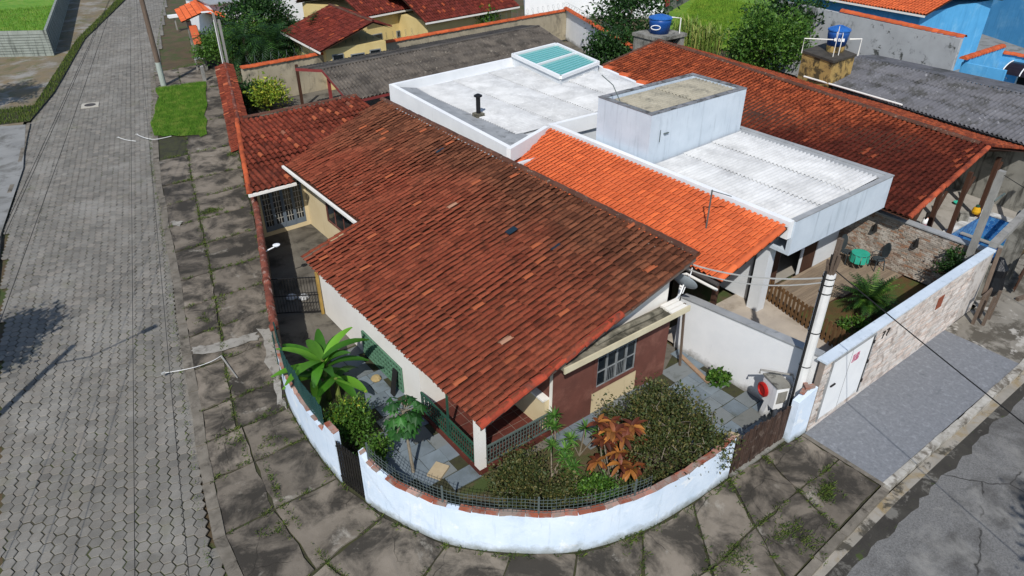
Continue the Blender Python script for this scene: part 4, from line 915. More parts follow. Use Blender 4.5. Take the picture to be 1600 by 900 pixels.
# ---------------------------------------------------------------- pool house with the big dark red roof
ph = thing('pool_house', (29, 16, 0), 'long pool house with a dark red tiled roof on timber posts', 'house')
RL, RR, ER, EF = Vector((32.65, 28.5, 4.4)), Vector((30.8, 9.6, 4.02)), Vector((25.75, 28.9, 3.0)), Vector((25.6, 9.65, 2.5))
def patch(parent, A, B, C_, D, m, w, g, cap, jit, name='tile'):
    """A low-far, B low-near (eave A->B), C top-near, D top-far"""
    nu = int((B-A).length/w); nv = int((D-A).length/g); me = tile_mesh(name, m, (B-A).length/nu, .42); ms = []
    for j in range(nv):
        for i in range(nu):
            s, t = i/nu, j/nv; p = lerp(lerp(A, B, s), lerp(D, C_, s), t); u = lerp(B-A, C_-D, t); v = lerp(D-A, C_-B, s); u, v, n = frame(u, v)
            J = Matrix.Rotation(random.gauss(0, .012)*jit, 3, 'Z') @ Matrix.Rotation(random.gauss(0, .012)*jit, 3, 'X')
            ms.append((0, Matrix.Translation(p+n*(.012+random.uniform(0, .01)+.02*math.sin(p.y*.9)*jit)) @ (Matrix((u, v, n)).transposed() @ J).to_4x4()))
    arr(name, [me], ms, parent, True, cap, name+'_field')
b = MB(); dz = Vector((0, 0, -.05)); RE2 = [Vector((37.0, 28.0, 3.1)), Vector((36.0, 9.4, 2.7))]
b.add([ER+dz, EF+dz, RR+dz, RL+dz], [(0, 1, 2, 3)]); b.add([RL+dz, RR+dz, RE2[1]+dz, RE2[0]+dz], [(0, 1, 2, 3)])
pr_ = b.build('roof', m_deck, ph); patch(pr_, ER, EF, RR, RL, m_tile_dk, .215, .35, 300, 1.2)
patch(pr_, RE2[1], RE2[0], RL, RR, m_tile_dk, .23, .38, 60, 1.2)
cap_row(pr_, RL+Vector((0, 0, .05)), RR+Vector((0, 0, .05)), m_ridge, r=.13)
m_vd = mat('orange_red_verge', 'a04a2c', '7c3622', 3, vary=.22, stain='5a2a1e', sscale=3, sp=(.5, .62), bump=.4)
cap_row(pr_, EF+Vector((0, 0, .06)), RR+Vector((0, 0, .06)), m_vd, 'verge_tile', r=.11)
cap_row(pr_, RL+Vector((0, .05, .05)), ER+Vector((0, .05, .05)), m_ridge, 'verge_tile', r=.08)
b = MB(); b.box(26.6, 26.75, 13.0, 28.5, 0, 2.7); b.box(26.75, 35.5, 13.0, 13.15, 0, 2.7); b.build('wall', m_cream, ph)
for (x, y) in ((26.8, 9.95), (28.6, 9.95), (31.0, 9.95), (33.6, 9.95)):
    b = MB(); b.beam((x, y, 0), (x, y, 2.6+(.25 if x > 27 else 0)), .16); b.beam((x, y, 1.5), (x+.6, y, 2.5), .08); b.build('post', m_wood, ph)
b = MB(); b.beam((25.9, 9.95, 2.48), (31, 9.95, 3.8), .12, .16); b.beam((31, 9.95, 3.8), (35.9, 9.95, 2.7), .12, .16); b.build('tie_beam', m_wood, ph)
sheet('pool_terrace', [(26.42, 7.3), (29.6, 7.3), (29.6, 10.0), (34.4, 10.0), (34.4, 7.3), (36.5, 7.3), (36.5, 13), (26.42, 13)], .015, mat('pale_terrace', '9f9a92', '908b83', 1.3, stain='7d786f', sscale=.9, bump=.25))
pool = thing('swimming_pool', (31.8, 9.5, 0), 'small raised pool lined with blue mosaic tiles behind the street wall', 'pool')
m_mos = mat('blue_mosaic', '2c5a8c', '24507f', 3, bump=0, rough=.3)
def mosaic():
    m = m_mos; T = NT(m); out = T.n('OutputMaterial'); b = T.n('BsdfPrincipled', i_Roughness=.2); pos = T.n('NewGeometry').outputs['Position']
    mp = T.n('Mapping'); mp.inputs['Scale'].default_value = (7, 7, 7); T.l(pos, mp.inputs[0]); fl = T.n('VectorMath', operation='FLOOR'); T.l(mp.outputs[0], fl.inputs[0]); wn_ = T.n('TexWhiteNoise'); T.l(fl.outputs[0], wn_.inputs[0])
    fr = T.n('VectorMath', operation='FRACTION'); T.l(mp.outputs[0], fr.inputs[0]); s = T.n('SeparateXYZ'); T.l(fr.outputs[0], s.inputs[0]); mn = T.math('MINIMUM', T.math('MAXIMUM', s.outputs[0], s.outputs[1]), T.math('MAXIMUM', s.outputs[0], s.outputs[2])); 
    col = T.mix(wn_.outputs[0], lin('1f4f8c'), lin('4c86b8')); col = T.mix(T.ramp(mn, .84, .88), col, lin('9fb6c4')); T.l(col, b.inputs['Base Color']); T.l(b.outputs[0], out.inputs[0])
mosaic()
b = MB(); b.box(29.6, 34.4, 7.6, 7.75, -1.4, .05); b.box(29.6, 34.4, 9.9, 10.0, -1.4, .05); b.box(29.6, 29.75, 7.75, 9.9, -1.4, .05); b.box(34.25, 34.4, 7.75, 9.9, -1.4, .05); b.box(32.1, 32.2, 7.75, 9.9, -1.4, -.25); b.box(29.75, 34.25, 7.75, 9.9, -1.5, -1.4); b.build('basin', m_mos, pool)
b = MB(); b.box(29.4, 34.6, 7.45, 7.75, .05, .1); b.box(29.4, 34.6, 9.88, 10.2, .05, .1); b.box(29.4, 29.78, 7.75, 9.88, .05, .1); b.box(34.22, 34.6, 7.75, 9.88, .05, .1); b.box(32.05, 32.25, 7.75, 9.88, -.25, -.2); b.build('rim', m_wash2, pool)
b = MB(); b.box(29.76, 34.24, 7.76, 9.89, -1.0, -.98); b.build('water', glass('pool_water', '3f8fae', .05, .35), pool)
# ---------------------------------------------------------------- rear sheds and houses
m_oldcorr = mat('lichened_fibre_cement', '5f5850', '4d4842', 1.2, vary=.1, stain='332f2b', sscale=1.0, sp=(.46, .62), smax=.85, stain2='8b8478', s2scale=3.5, s2p=(.6, .68), bump=.4)
m_grycorr = mat('grey_fibre_cement', '66666a', '57575b', 1.2, vary=.1, stain='34342f', sscale=.9, sp=(.48, .62), smax=.8, stain2='8a8a8c', s2scale=2.5, s2p=(.6, .68), bump=.35)
m_redpost = mat('red_oxide_steel', '8a3a38', '74302e', 3)
shed = thing('open_shed', (23, 38, 0), 'long open shed with a dark corrugated roof in front of the orange-coped rear wall', 'shed')
ZR, ZE = 3.3, 2.75
rl, rr_ = at(502, 108, ZR), at(842, 41, ZR); el, er = at(545, 158, ZE), at(899, 79, ZE)
b = MB(); b.add([rl+dz, rr_+dz, er+dz, el+dz], [(3, 2, 1, 0)]); sr = b.build('roof', m_deck, shed)
def corr_patch(parent, A, B, C_, D, m, nu, nv, name='roof_sheet', pitch=.22, amp=.05):
    """A low-left, B low-right, C top-right, D top-left; waves run from low to top"""
    for j in range(nv):
        for i in range(nu):
            q = [lerp(lerp(A, B, s), lerp(D, C_, s), t) for s, t in ((i/nu, j/nv), ((i+1)/nu, j/nv), ((i+1)/nu, (j+1.06)/nv), (i/nu, (j+1.06)/nv))]
            W = (q[1]-q[0]).length; k = max(4, int(W/pitch*5)); v = []; n = (q[1]-q[0]).cross(q[3]-q[0]).normalized(); lift = n*(.012*j+random.uniform(0, .012))
            for s in range(k+1):
                z = n*amp*math.sin(2*math.pi*s*W/k/pitch); a_ = lerp(q[0], q[1], s/k)+z+lift; c_ = lerp(q[3], q[2], s/k)+z+lift-n*.012; v += [a_, c_, a_-n*.012]
            me = MB(); me.add(v, [(3*s, 3*s+3, 3*s+4, 3*s+1) for s in range(k)]+[(3*s+2, 3*s+5, 3*s+3, 3*s) for s in range(k)]); me.build(name, m, parent, smooth=True)
corr_patch(sr, el, er, rr_, rl, m_oldcorr, 12, 3)
bl, br_ = at(452, 104, 2.7), Vector((rr_.x+1, rr_.y+3.2, 2.7)); bl = Vector((rl.x-.3, rl.y+3.2, 2.75))
corr_patch(sr, br_, bl, rl, rr_, m_oldcorr, 12, 2)
b = MB(); b.beam(rl+Vector((0, 0, .04)), rr_+Vector((0, 0, .04)), .25, .05); b.build('ridge_cap', m_oldcorr, sr)
for (x, y, h, m) in ((16.38, 42.9, 2.7, m_wood), (el.x+.25, el.y+.4, 2.7, m_redpost), (rl.x+.3, rl.y-.1, 3.2, m_redpost), (24, el.y+.9, 2.75, m_wood), (30, er.y+.4, 2.75, m_wood)):
    MB().beam((x, y, 0), (x, y, h), .15).build('post', m, shed)
b = MB(); b.beam(el+Vector((.05, 0, -.1)), rl+Vector((.05, 0, -.1)), .1, .16); b.beam(rl+Vector((.05, 0, -.1)), bl+Vector((.05, 0, -.1)), .1, .16); b.beam(el+Vector((0, .05, -.12)), er+Vector((0, .05, -.12)), .1, .14); b.build('rafter', m_redpost, shed)
# yellow house
m_yel = mat('yellow_paint', 'cdb982', 'c2ad75', 1.0, streak='97885e', stp=(.6, .8), bump=.12)
yh = thing('yellow_house', (24, 55, 0), 'pale yellow house with dark red tiled roofs behind the rear wall', 'house')
def gable_box(root, A, B, zr, ze, depth, over, mwall, mroof, cap, nm='roof', bk=2.0):
    """A-B: eave line (ground xy) seen from the front; roof rises away by depth to a ridge"""
    A, B = Vector(A), Vector(B); d = (B-A).normalized(); n = Vector((-d.y, d.x)); a, c = A+d*over+n*over, B-d*over+n*over
    MB().prism([tuple(a), tuple(c), tuple(c+n*(depth*bk-over*1.5)), tuple(a+n*(depth*bk-over*1.5))], 0, ze-.02).build('wall', mwall, root)
    bq = MB(); E1, E2, R2, R1 = [Vector((p.x, p.y, z)) for p, z in ((A, ze), (B, ze), (B+n*depth, zr), (A+n*depth, zr))]; k = Vector((0, 0, -.05))
    bq.add([E1+k, E2+k, R2+k, R1+k], [(0, 1, 2, 3)]); K1, K2 = [Vector((p.x, p.y, zr-(zr-ze)*(bk-1))) for p in (A+n*depth*bk, B+n*depth*bk)]; bq.add([R1+k, R2+k, K2+k, K1+k], [(0, 1, 2, 3)])
    r = bq.build(nm, m_deck, root); sl_ = E1; patch(r, E1, E2, R2, R1, mroof, .225, .36, cap, 1.0); patch(r, K2, K1, R1, R2, mroof, .225, .36, 1, 1.0)
    cap_row(r, R1+Vector((0, 0, .05)), R2+Vector((0, 0, .05)), m_ridge); MB().beam(E1+Vector((0, 0, -.06)), E2+Vector((0, 0, -.06)), .05, .12).build('fascia', m_white, r)
    return a, c, d, n
A_, B_ = at2(439, 50, 2.7), at2(500, 82, 2.7)
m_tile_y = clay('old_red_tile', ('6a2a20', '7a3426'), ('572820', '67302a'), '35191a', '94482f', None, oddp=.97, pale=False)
# low wing: eave runs along the left side, roof rises to the right
a, c, d, n = gable_box(yh, A_, B_, 4.1, 2.7, 3.9, .6, m_yel, m_tile_y, 200, bk=1.35)
Y2 = gable_box(yh, at2(567, 28, 3.1), at2(700, 3, 3.1), 5.4, 3.1, 4.5, .5, m_yel, m_tile_y, 200)
Y3 = gable_box(yh, at2(665, 36, 2.8), at2(812, 10, 2.8), 4.4, 2.8, 3.4, .5, m_yel, m_tile_y, 200)
def ywin(p, d, n, along, z, w_, h_):
    """window on the wall face that starts at p and runs along d; n points into the wall"""
    c_ = Vector((p.x, p.y))+d*along-n*.03; ang = math.atan2(d.y, d.x); o = MB().obox((c_.x, c_.y, z), (w_, .08, h_), ang).build('window', m_winframe, yh); c2 = c_-n*.045
    MB().obox((c2.x, c2.y, z), (w_-.12, .008, h_-.12), ang).build('pane', m_pane, o)
for al, z_, w_, h_ in ((.8, 1.2, .8, 2.2), (2.2, 1.4, 1.0, 1.5), (3.5, 1.2, .8, 2.1)): ywin(c, n, -d, al, z_, w_, h_)
for al, z_, w_, h_ in ((1.0, 1.3, 1.0, .7), (3.4, 1.3, .9, .5), (5.6, 1.3, 1.0, .6)): ywin(Y2[0], Y2[2], Y2[3], al, z_, w_, h_)
for al, z_, w_, h_ in ((1.8, 1.4, 1.8, .6), (6.0, 1.4, 1.2, .7)): ywin(Y3[0], Y3[2], Y3[3], al, z_, w_, h_)
# white buildings at the top edge
def simple_block(name, pts, h, m, label, cat='building', z0=-.1):
    r = thing(name, (sum(p[0] for p in pts)/len(pts), sum(p[1] for p in pts)/len(pts), 0), label, cat); MB().prism(pts, z0, h).build('wall', m, r); return r
wb = simple_block('white_building', [(45, 56.5), (55.2, 48), (60, 54), (50, 63)], 7, m_wash2, 'tall plain white building behind the leafy tree at the top edge')
BOX(47, 48.2, 54.0, 54.9, 5, 6.2).build('red_shutter', mat('red_shutter', 'a04038'), wb)
wb2 = simple_block('white_shed', [(17.6, 63), (25.5, 62.6), (25.8, 72), (18.2, 72)], 3.2, m_wash2, 'white flat-roofed building at the top edge left of the yellow house')
BOX(17.5, 25.6, 62.5, 72.1, 3.2, 3.28).build('roof', m_flash, wb2)
gw0 = simple_block('low_grey_wall', [(55.5, 48.5), (72, 56), (71.9, 56.2), (55.4, 48.7)], 2.2, m_block, 'grey wall with red panels beyond the overgrown field', 'wall')
for k in range(3): p = lerp(Vector((56.5, 48.9)), Vector((64, 52.3)), k/2); MB().obox((p.x, p.y-.12, 1.4), (1.4, .06, 1.2), .425).build('red_panel', mat('red_panel', 'a8423c'), gw0)
# gate with little orange roof, top left
og = thing('entrance_gate', (16.3, 63.2, 0), 'street entrance with a small bright orange tiled roof, top left', 'gate')
b = MB(); b.box(15.4, 15.7, 62, 62.3, 0, 2.3); b.box(17.6, 17.9, 61.4, 61.7, 0, 2.3); b.build('pillar', m_block, og)
b = MB(); g0 = [Vector(p) for p in ((14.9, 61.6, 2.35), (15.9, 67, 2.35), (16.6, 61.3, 2.95), (17.6, 66.8, 2.95), (18.3, 61.0, 2.35), (19.3, 66.5, 2.35))]
b.add([g0[0]+dz, g0[2]+dz, g0[3]+dz, g0[1]+dz], [(0, 1, 2, 3)]); b.add([g0[2]+dz, g0[4]+dz, g0[5]+dz, g0[3]+dz], [(0, 1, 2, 3)]); r = b.build('roof', m_deck, og)
patch(r, g0[1], g0[0], g0[2], g0[3], m_tile_org, .26, .4, 200, .5); patch(r, g0[4], g0[5], g0[3], g0[2], m_tile_org, .26, .4, 200, .5)
cap_row(r, g0[2]+Vector((0, 0, .04)), g0[3]+Vector((0, 0, .04)), m_tile_org, r=.14)
ow = thing('orange_capped_wall', (15.2, 58.5, 0), 'low grey wall with smooth orange cap leading to the small orange gate roof', 'wall')
poly_wall(ow, [(14.35, 55.6), (15.9, 62.0)], [1.9, 1.9], .18, m_block, inward=-1); b = MB(); b.beam((14.2, 55.5, 1.95), (15.75, 62, 1.95), .55, .07); b.build('cap', m_tile_org, ow)
b = MB(); b.prism([(18, 60.5), (23, 60.2), (23, 60.4), (18, 60.7)], 0, 1.9); b.build('return_wall', m_block, ow); b = MB(); b.beam((18, 60.6, 1.93), (23, 60.3, 1.93), .3, .06); b.build('return_cap', m_tile_org, ow)
# overgrown field
FP = [at2(1040, 60), at2(1235, 95), (70, 40), (85, 60), (66, 56), (55, 48)]
sheet('field', FP, .0, m_grass_dry)
grass_stuff('tall_field_grass', [at2(1045, 55), at2(1235, 90), (66.5, 41.5), (68, 54)], 24000, .35, m_grass_dry, 'bright overgrown grass field at the top right of centre', 0, .04)
# grey corrugated house to the right
gh = thing('grey_roofed_house', (39, 15, 0), 'low house with a grey corrugated roof behind the dark red roof', 'house')
q = [Vector(p) for p in ((37.0, 21.3, 3.15), (34.6, 5.5, 3.15), (41.0, 5.5, 3.6), (41.6, 21.5, 3.6))]
b = MB(); b.prism([(37.3, 21.1), (35.2, 5.8), (41, 5.8), (41.5, 21.2)][::-1], 0, 3.1); b.build('wall', m_block, gh)
b = MB(); b.add([p+dz for p in q], [(0, 1, 2, 3)]); gr_ = b.build('roof', m_grycorr, gh); corr_patch(gr_, q[0], q[1], q[2], q[3], m_grycorr, 15, 3)
b = MB(); b.tube([(36.9, 21.5, 3.2), (36.2, 15.6, 3.2)], .05, 8); b.build('white_pipe', m_white, gh)
b = MB(); b.add([Vector((41.0, 5.5, 3.62)), Vector((44.2, 5.5, 3.3)), Vector((44.2, 21.5, 3.3)), Vector((41.6, 21.5, 3.62))], [(0, 1, 2, 3)]); b.build('rear_roof', m_grycorr, gr_)
# yellow tank stand and tanks
m_ystain = mat('mouldy_yellow', 'b3975a', 'a08450', 1.2, stain='3a3426', sscale=1.5, sp=(.47, .56), bump=.4)
ts = thing('yellow_tank_stand', (38.5, 23, 0), 'mould-stained yellow masonry block carrying the smaller blue water tank', 'tank stand')
TSP = [at2(1242, 117, 3.2), at2(1298, 134, 3.2), at2(1338, 88, 4.3), at2(1262, 78, 4.3)]
TQ = [at2(1252, 82, 4.3), at2(1302, 99, 4.3), at2(1338, 88, 4.3), at2(1290, 70, 4.3)]
def grow_(P_, k): c_ = Vector((sum(p[0] for p in P_)/4, sum(p[1] for p in P_)/4)); return [tuple(c_+(Vector(p)-c_)*k) for p in P_]
TC = Vector((sum(p[0] for p in TQ)/4, sum(p[1] for p in TQ)/4))
MB().prism(grow_(TQ, .95), 0, 4.3).build('block', m_ystain, ts); MB().prism(grow_(TQ, 1.0), 4.3, 4.42).build('slab', mat('black_mould_slab', '4b463e', '37332d', 2, bump=.4), ts)
m_tank = mat('blue_polyethylene', '1f4f94', '1a4584', 2, rough=.4, bump=0); m_lid = mat('blue_lid', '2a62a8', '24589c', 2, rough=.45, bump=0)
def tank(c, r, h, label, mark):
    t = thing('water_tank', c, label, 'water tank', 'blue water tanks'); x, y, z = c
    MB().lathe((x, y, z), [(r*.86, 0), (r, h*.75), (r*1.02, h)], 20).build('body', m_tank, t, True)
    lid = MB().lathe((x, y, z+h), [(r*1.08, 0), (r*1.08, .06), (r*.75, .16), (.08, .24)], 20).build('lid', m_lid, t)
    b = MB()
    for k in range(8): a = k*math.pi/4; b.beam((x+math.cos(a)*r*1.02, y+math.sin(a)*r*1.02, z+h+.08), (x+math.cos(a)*.1, y+math.sin(a)*.1, z+h+.25), .05, .04)
    b.build('lid_rib', m_lid, lid)
    dv = Vector((-x, -y, 0)).normalized(); sv = Vector((-dv.y, dv.x, 0)); o = Vector((x, y, z+h*.5))+dv*(r*.97)
    b = MB()
    if mark == 'oval':
        pts = [o+sv*(-.25)+sv*math.cos(k*.4488)*.3+Vector((0, 0, math.sin(k*.4488)*.14))+dv*.02 for k in range(15)]; b.tube(pts, .03, 4)
    else:
        for s in (-.3, -.12, .08): b.obox(o-sv*s-dv*abs(s)*.15+dv*.03, (.13, .03, .16), math.atan2(sv.y, sv.x))
    b.build('maker_mark', m_wash2, t); return t
t1 = at(1030, 50, 3.6); st1 = thing('concrete_tank_stand', (t1.x, t1.y, 0), 'grey concrete stand under the larger blue tank behind the dark red roof', 'tank stand')
b = MB(); b.box(t1.x-1.3, t1.x+1.4, t1.y-1.2, t1.y+1.2, 3.35, 3.55); b.box(t1.x-1.2, t1.x-.9, t1.y-1.1, t1.y+1.1, 0, 3.35); b.box(t1.x+.9, t1.x+1.3, t1.y-1.1, t1.y+1.1, 0, 3.35); b.box(t1.x-.9, t1.x+.9, t1.y+.8, t1.y+1.1, 0, 3.35); b.build('frame', m_block, st1)
tank((t1.x, t1.y, 3.55), .72, .92, 'large blue water tank with white oval mark on a concrete stand', 'oval')
b = MB(); b.tube([(t1.x+.95, t1.y-.9, 2.6), (t1.x+.95, t1.y-.9, 4.5), (t1.x+.5, t1.y-.5, 4.55)], .04, 6); b.build('overflow_pipe', m_white, st1)
tank((TC.x+.35, TC.y-.1, 4.75), .56, .78, 'smaller blue water tank with white lettering on the yellow block', 'text')
b = MB(); b.lathe((TC.x+.35, TC.y-.1, 4.42), [(.45, 0), (.5, .33)], 12); b.build('plinth', m_ystain, ts)
pp = thing('tank_pipes', (38.3, 22.3, 4.42), 'white plastic pipes around the smaller blue tank', 'pipes')
PD = TC-Vector((39.2, 23.2))
b = MB(); b.tube([(37.2, 24.2, 4.43), (37.2, 24.2, 5.2), (38.6, 22.6, 5.2), (38.6, 22.6, 5.6)], .03, 6); b.tube([(40.1, 22.4, 5.1), (40.9, 21.9, 5.1), (40.9, 21.9, 4.2)], .045, 6); b.tube([(38.0, 22.2, 4.43), (38.0, 22.2, 6.0)], .025, 6); b.tube([(38.7, 22.2, 4.43), (38.7, 22.2, 5.5), (39.2, 22.5, 5.5)], .03, 6); b.v = [(v[0]*.75+39.2*.25+PD.x, v[1]*.75+23.2*.25+PD.y, v[2]) for v in b.v]; b.build('pipe_run', m_white, pp)
# long stained grey wall, blue houses
gw = thing('grey_stained_wall', (46.5, 24, 0), 'tall grey wall streaked with black mould behind the corrugated roof', 'wall')
m_mould = mat('mouldy_grey_render', 'a9abac', '9a9c9d', .8, stain='5a5c5a', sscale=.9, sp=(.56, .66), smax=.7, stain2='33352f', s2scale=1.3, s2p=(.6, .66), streak='6d6f6c', stp=(.62, .8), bump=.3)
poly_wall(gw, [(48.2, 31.2), (46.4, 17.7)], [4.7, 4.6], .25, m_mould, inward=-1)
cap_row(gw, (47.5, 26, 4.72), (46.5, 17.7, 4.62), MATS['orange_coping'], 'coping_tile', r=.22, L=.38)
m_blue = mat('sky_blue_paint', '58a6d6', '4d9acb', .9, streak='3f86b4', stp=(.52, .78), stain='74b4da', sscale=.6, bump=.12)
orr = thing('orange_roofed_house', (56, 27, 0), 'house with a bright orange-red roof behind the grey wall at the top edge', 'house')
gable_box(orr, (51.5, 34.0), (50.6, 22.0), 6.0, 4.7, 5, .6, m_blue, m_tile_org, 100)
bh = thing('blue_annex', (53, 16, 0), 'bright blue annex wall with small awning right of the grey wall', 'building')
b = MB(); b.box(47.0, 47.2, 15.2, 17.6, 0, 3.2); b.box(47.2, 52, 17.3, 17.6, 0, 3.4); b.box(52, 52.2, 11, 17.6, 0, 3.0); b.build('wall', m_blue, bh)
cap_row(bh, (52.1, 17.6, 3.02), (52.1, 10.5, 3.02), MATS['orange_coping'], 'coping_tile', r=.2, L=.38); cap_row(bh, (46.6, 17.45, 3.45), (52.2, 17.45, 3.42), MATS['orange_coping'], 'coping_tile', r=.22, L=.38)
BOX(51.95, 51.99, 15.2, 16.1, 0, 2.1).build('door', m_white, bh); BOX(51.94, 51.948, 15.3, 16.0, 0, 2.0).build('door_panel', m_dark, bh)
b = MB(); b.box(51.95, 51.99, 12.5, 13.5, 1.5, 1.9); b.build('louvre_window', m_wash2, bh)
aw = thing('awning', (51, 15.4, 2.1), 'small arched dark awning with white ribs over the blue annex door', 'awning')
b = MB(); k = 6; rows = [(51.98-1.25*math.sin(t*math.pi/2/k), 2.25+.55*math.cos(t*math.pi/2/k)-.1) for t in range(k+1)]
b.add([(x, y, z) for (x, z) in rows for y in (14.6, 16.6)], [(2*i, 2*i+1, 2*i+3, 2*i+2) for i in range(k)]); b.build('panel', mat('smoked_polycarbonate', '241f26', '1c181e', 2, rough=.3, bump=0), aw)
for y in (14.6, 15.6, 16.6): MB().tube([(x, y, z+.02) for x, z in rows], .035, 6).build('rib', m_wash2, aw)
b = MB(); b.beam((51.98, 14.6, 1.6), (50.75, 14.6, 2.15), .04); b.beam((51.98, 16.6, 1.6), (50.75, 16.6, 2.15), .04); b.build('brace', m_wash2, aw)
sheet('alley', [(47.6, 31), (47.3, 18), (52.5, 18), (60, 10), (90, 10), (90, 45), (60, 40)], .01, m_ramp)
bb = thing('blue_building', (74, 27, 0), 'long sky-blue building across the alley in the top right corner', 'building')
bp = [(76.6, 32.8), (68.5, 19.5), (65, 12)]; poly_wall(bb, bp, [7, 7, 7], .3, m_blue, inward=-1)
b = MB(); b.beam((76.4, 32.5, 2.2), (65, 12, 2.2), .08, .06); b.beam((76.4, 32.5, 2.5), (65, 12, 2.5), .08, .06); b.build('band', mat('blue_band', '2f7fb0'), bb)
p, q_ = Vector((78.5, 36.5)), Vector((76.7, 33.0)); b = MB(); b.prism([tuple(p), tuple(q_), tuple(q_+Vector((.4, -.2))), tuple(p+Vector((.4, -.2)))], 0, 4); b.build('garage_door', m_wood, bb)
ap = thing('alley_pole', (61, 23.5, 0), 'dark utility pole standing in the alley by the blue building', 'pole'); pb = at(1467, 40, 0); b = MB(); b.tube([(pb.x-9, pb.y-3.5, 0), (pb.x-9, pb.y-3.5, 8)], .16, 8); b.build('shaft', m_wood, ap)
ap.location = (pb.x-9, pb.y-3.5, 0); ORG[ap.name] = Vector(ap.location); bpy.data.objects[[o.name for o in bpy.data.objects if o.name.startswith('shaft')][-1]].location = Vector((61, 23.5, 0))-Vector((pb.x-9, pb.y-3.5, 0))
# ---------------------------------------------------------------- plants
def leafmat(name, c1, c2, hue, vary=.3, trans=.25): return mat(name, c1, c2, 2.0, rough=.55, bump=0, vary=vary, hue=hue, trans=trans, spec=.35)
m_leaf = leafmat('leaf_green', '3f6420', '34571a', '5f8030'); m_leaf_dk = leafmat('leaf_dark', '22401a', '1b3616', '375a22'); m_leaf_ol = leafmat('leaf_olive', '435028', '384422', '665f34')
m_leaf_yl = leafmat('leaf_yellowgreen', '6f8a26', '5f7a20', 'a8a83a'); m_ban = leafmat('banana_green', '447a1e', '386a1a', '679a2e', .28, .35); m_pap = leafmat('papaya_green', '24501e', '1e461a', '356a26', .25)
m_ti = leafmat('bronze_leaf', '6c3a24', '4f2419', '99642e', .45, .2); m_drac = leafmat('dracaena_green', '3f6a2a', '345c22', '648a3a', .25); m_cane = leafmat('cane_green', '6f8a3a', '5f7a30', 'a0a05a', .25)
m_twig = mat('pale_twig', '8d8474', '776e5f', 5); m_bark = mat('bark', '5c5044', '4a4036', 4, bump=.5)
def leafcloud(P, D, L, W, m, name, parent, fold=.25):
    """many small folded leaves; P points, D directions"""
    P = np.asarray(P, float); n = len(P); D = np.asarray(D, float); D /= np.linalg.norm(D, axis=1)[:, None]+1e-9
    U = np.cross(D, rng.normal(size=(n, 3))); U /= np.linalg.norm(U, axis=1)[:, None]+1e-9; N = np.cross(U, D)
    sz = np.clip(rng.lognormal(0, .32, n), .45, 2.0); L = (L*sz)[:, None]; W = (W*sz*rng.uniform(.8, 1.2, n))[:, None]
    a = P; t = P+D*L-N*L*.15; l = P+D*L*.45+U*W*.5+N*W*fold; r = P+D*L*.45-U*W*.5+N*W*fold
    V = np.stack([a, r, t, l], 1).reshape(-1, 3); i = np.arange(n)*4
    F = np.concatenate([np.stack([i, i+1, i+2], 1), np.stack([i, i+2, i+3], 1)]); R = rng.uniform(0, 1, n); o = np.array(org(parent))
    return link(name, npmesh(name, V-o, F, m, np.concatenate([R, R])), parent)
def clumps(c, rad, nc, n, spread, low=-.5, shell=.6):
    """leaf points in clumps through an ellipsoid, denser towards its outside"""
    c = np.array(c); rad = np.array(rad); C = rng.normal(size=(nc, 3)); C /= np.linalg.norm(C, axis=1)[:, None]; C *= (rng.uniform(shell, 1, nc)*np.where(rng.uniform(size=nc) < .16, 1.28, 1))[:, None]; C[:, 2] = np.where(C[:, 2] < low, -C[:, 2]*.5, C[:, 2])
    k = rng.integers(0, nc, n); p = C[k]*rad+rng.normal(size=(n, 3))*spread; d = C[k]*.8+rng.normal(size=(n, 3))*.8+np.array([0, 0, .25]); return c+p, d, c+C*rad
def shrub(name, label, base, rad, h, nc, n, L, W, m, stems=10, m_stem=None, group=None, low=-.3, cat='shrub', spread=.16, part='foliage', shell=.6):
    t = thing(name, base, label, cat, group); c = (base[0], base[1], base[2]+h*.55); P, D, C = clumps(c, (rad, rad, h*.5), nc, n, spread, low, shell); P[:, 2] = np.maximum(P[:, 2], base[2]+.02)
    leafcloud(P, D, L, W, m, part, t); b = MB()
    for i in range(min(stems, nc)): q = Vector(C[i]); p = Vector(base)+Vector((random.gauss(0, .08), random.gauss(0, .08), 0)); mid = p.lerp(q, .5)+Vector((0, 0, .1)); b.tube([p, mid, q], .022, 5, .006)
    b.build('stem', m_stem or m_bark, t); return t
def tree(name, label, base, h, cc, rad, nc, n, L, W, m, trunk=.12, group=None, cat='tree', low=-.6, spread=.35):
    t = thing(name, base, label, cat, group); P, D, C = clumps(cc, rad, nc, n, spread, low); leafcloud(P, D, L, W, m, 'crown', t); b = MB(); B = Vector(base); top = Vector(cc)
    mid = B.lerp(top, .55)+Vector((random.gauss(0, .1), random.gauss(0, .1), 0)); b.tube([B, B.lerp(mid, .5), mid, top], trunk, 8, trunk*.4)
    for i in range(min(nc, 16)): q = Vector(C[i]); s = mid.lerp(top, random.random()); b.tube([s, s.lerp(q, .5)+Vector((0, 0, .1)), q], trunk*.35, 5, .012)
    b.build('trunk', m_bark, t); return t
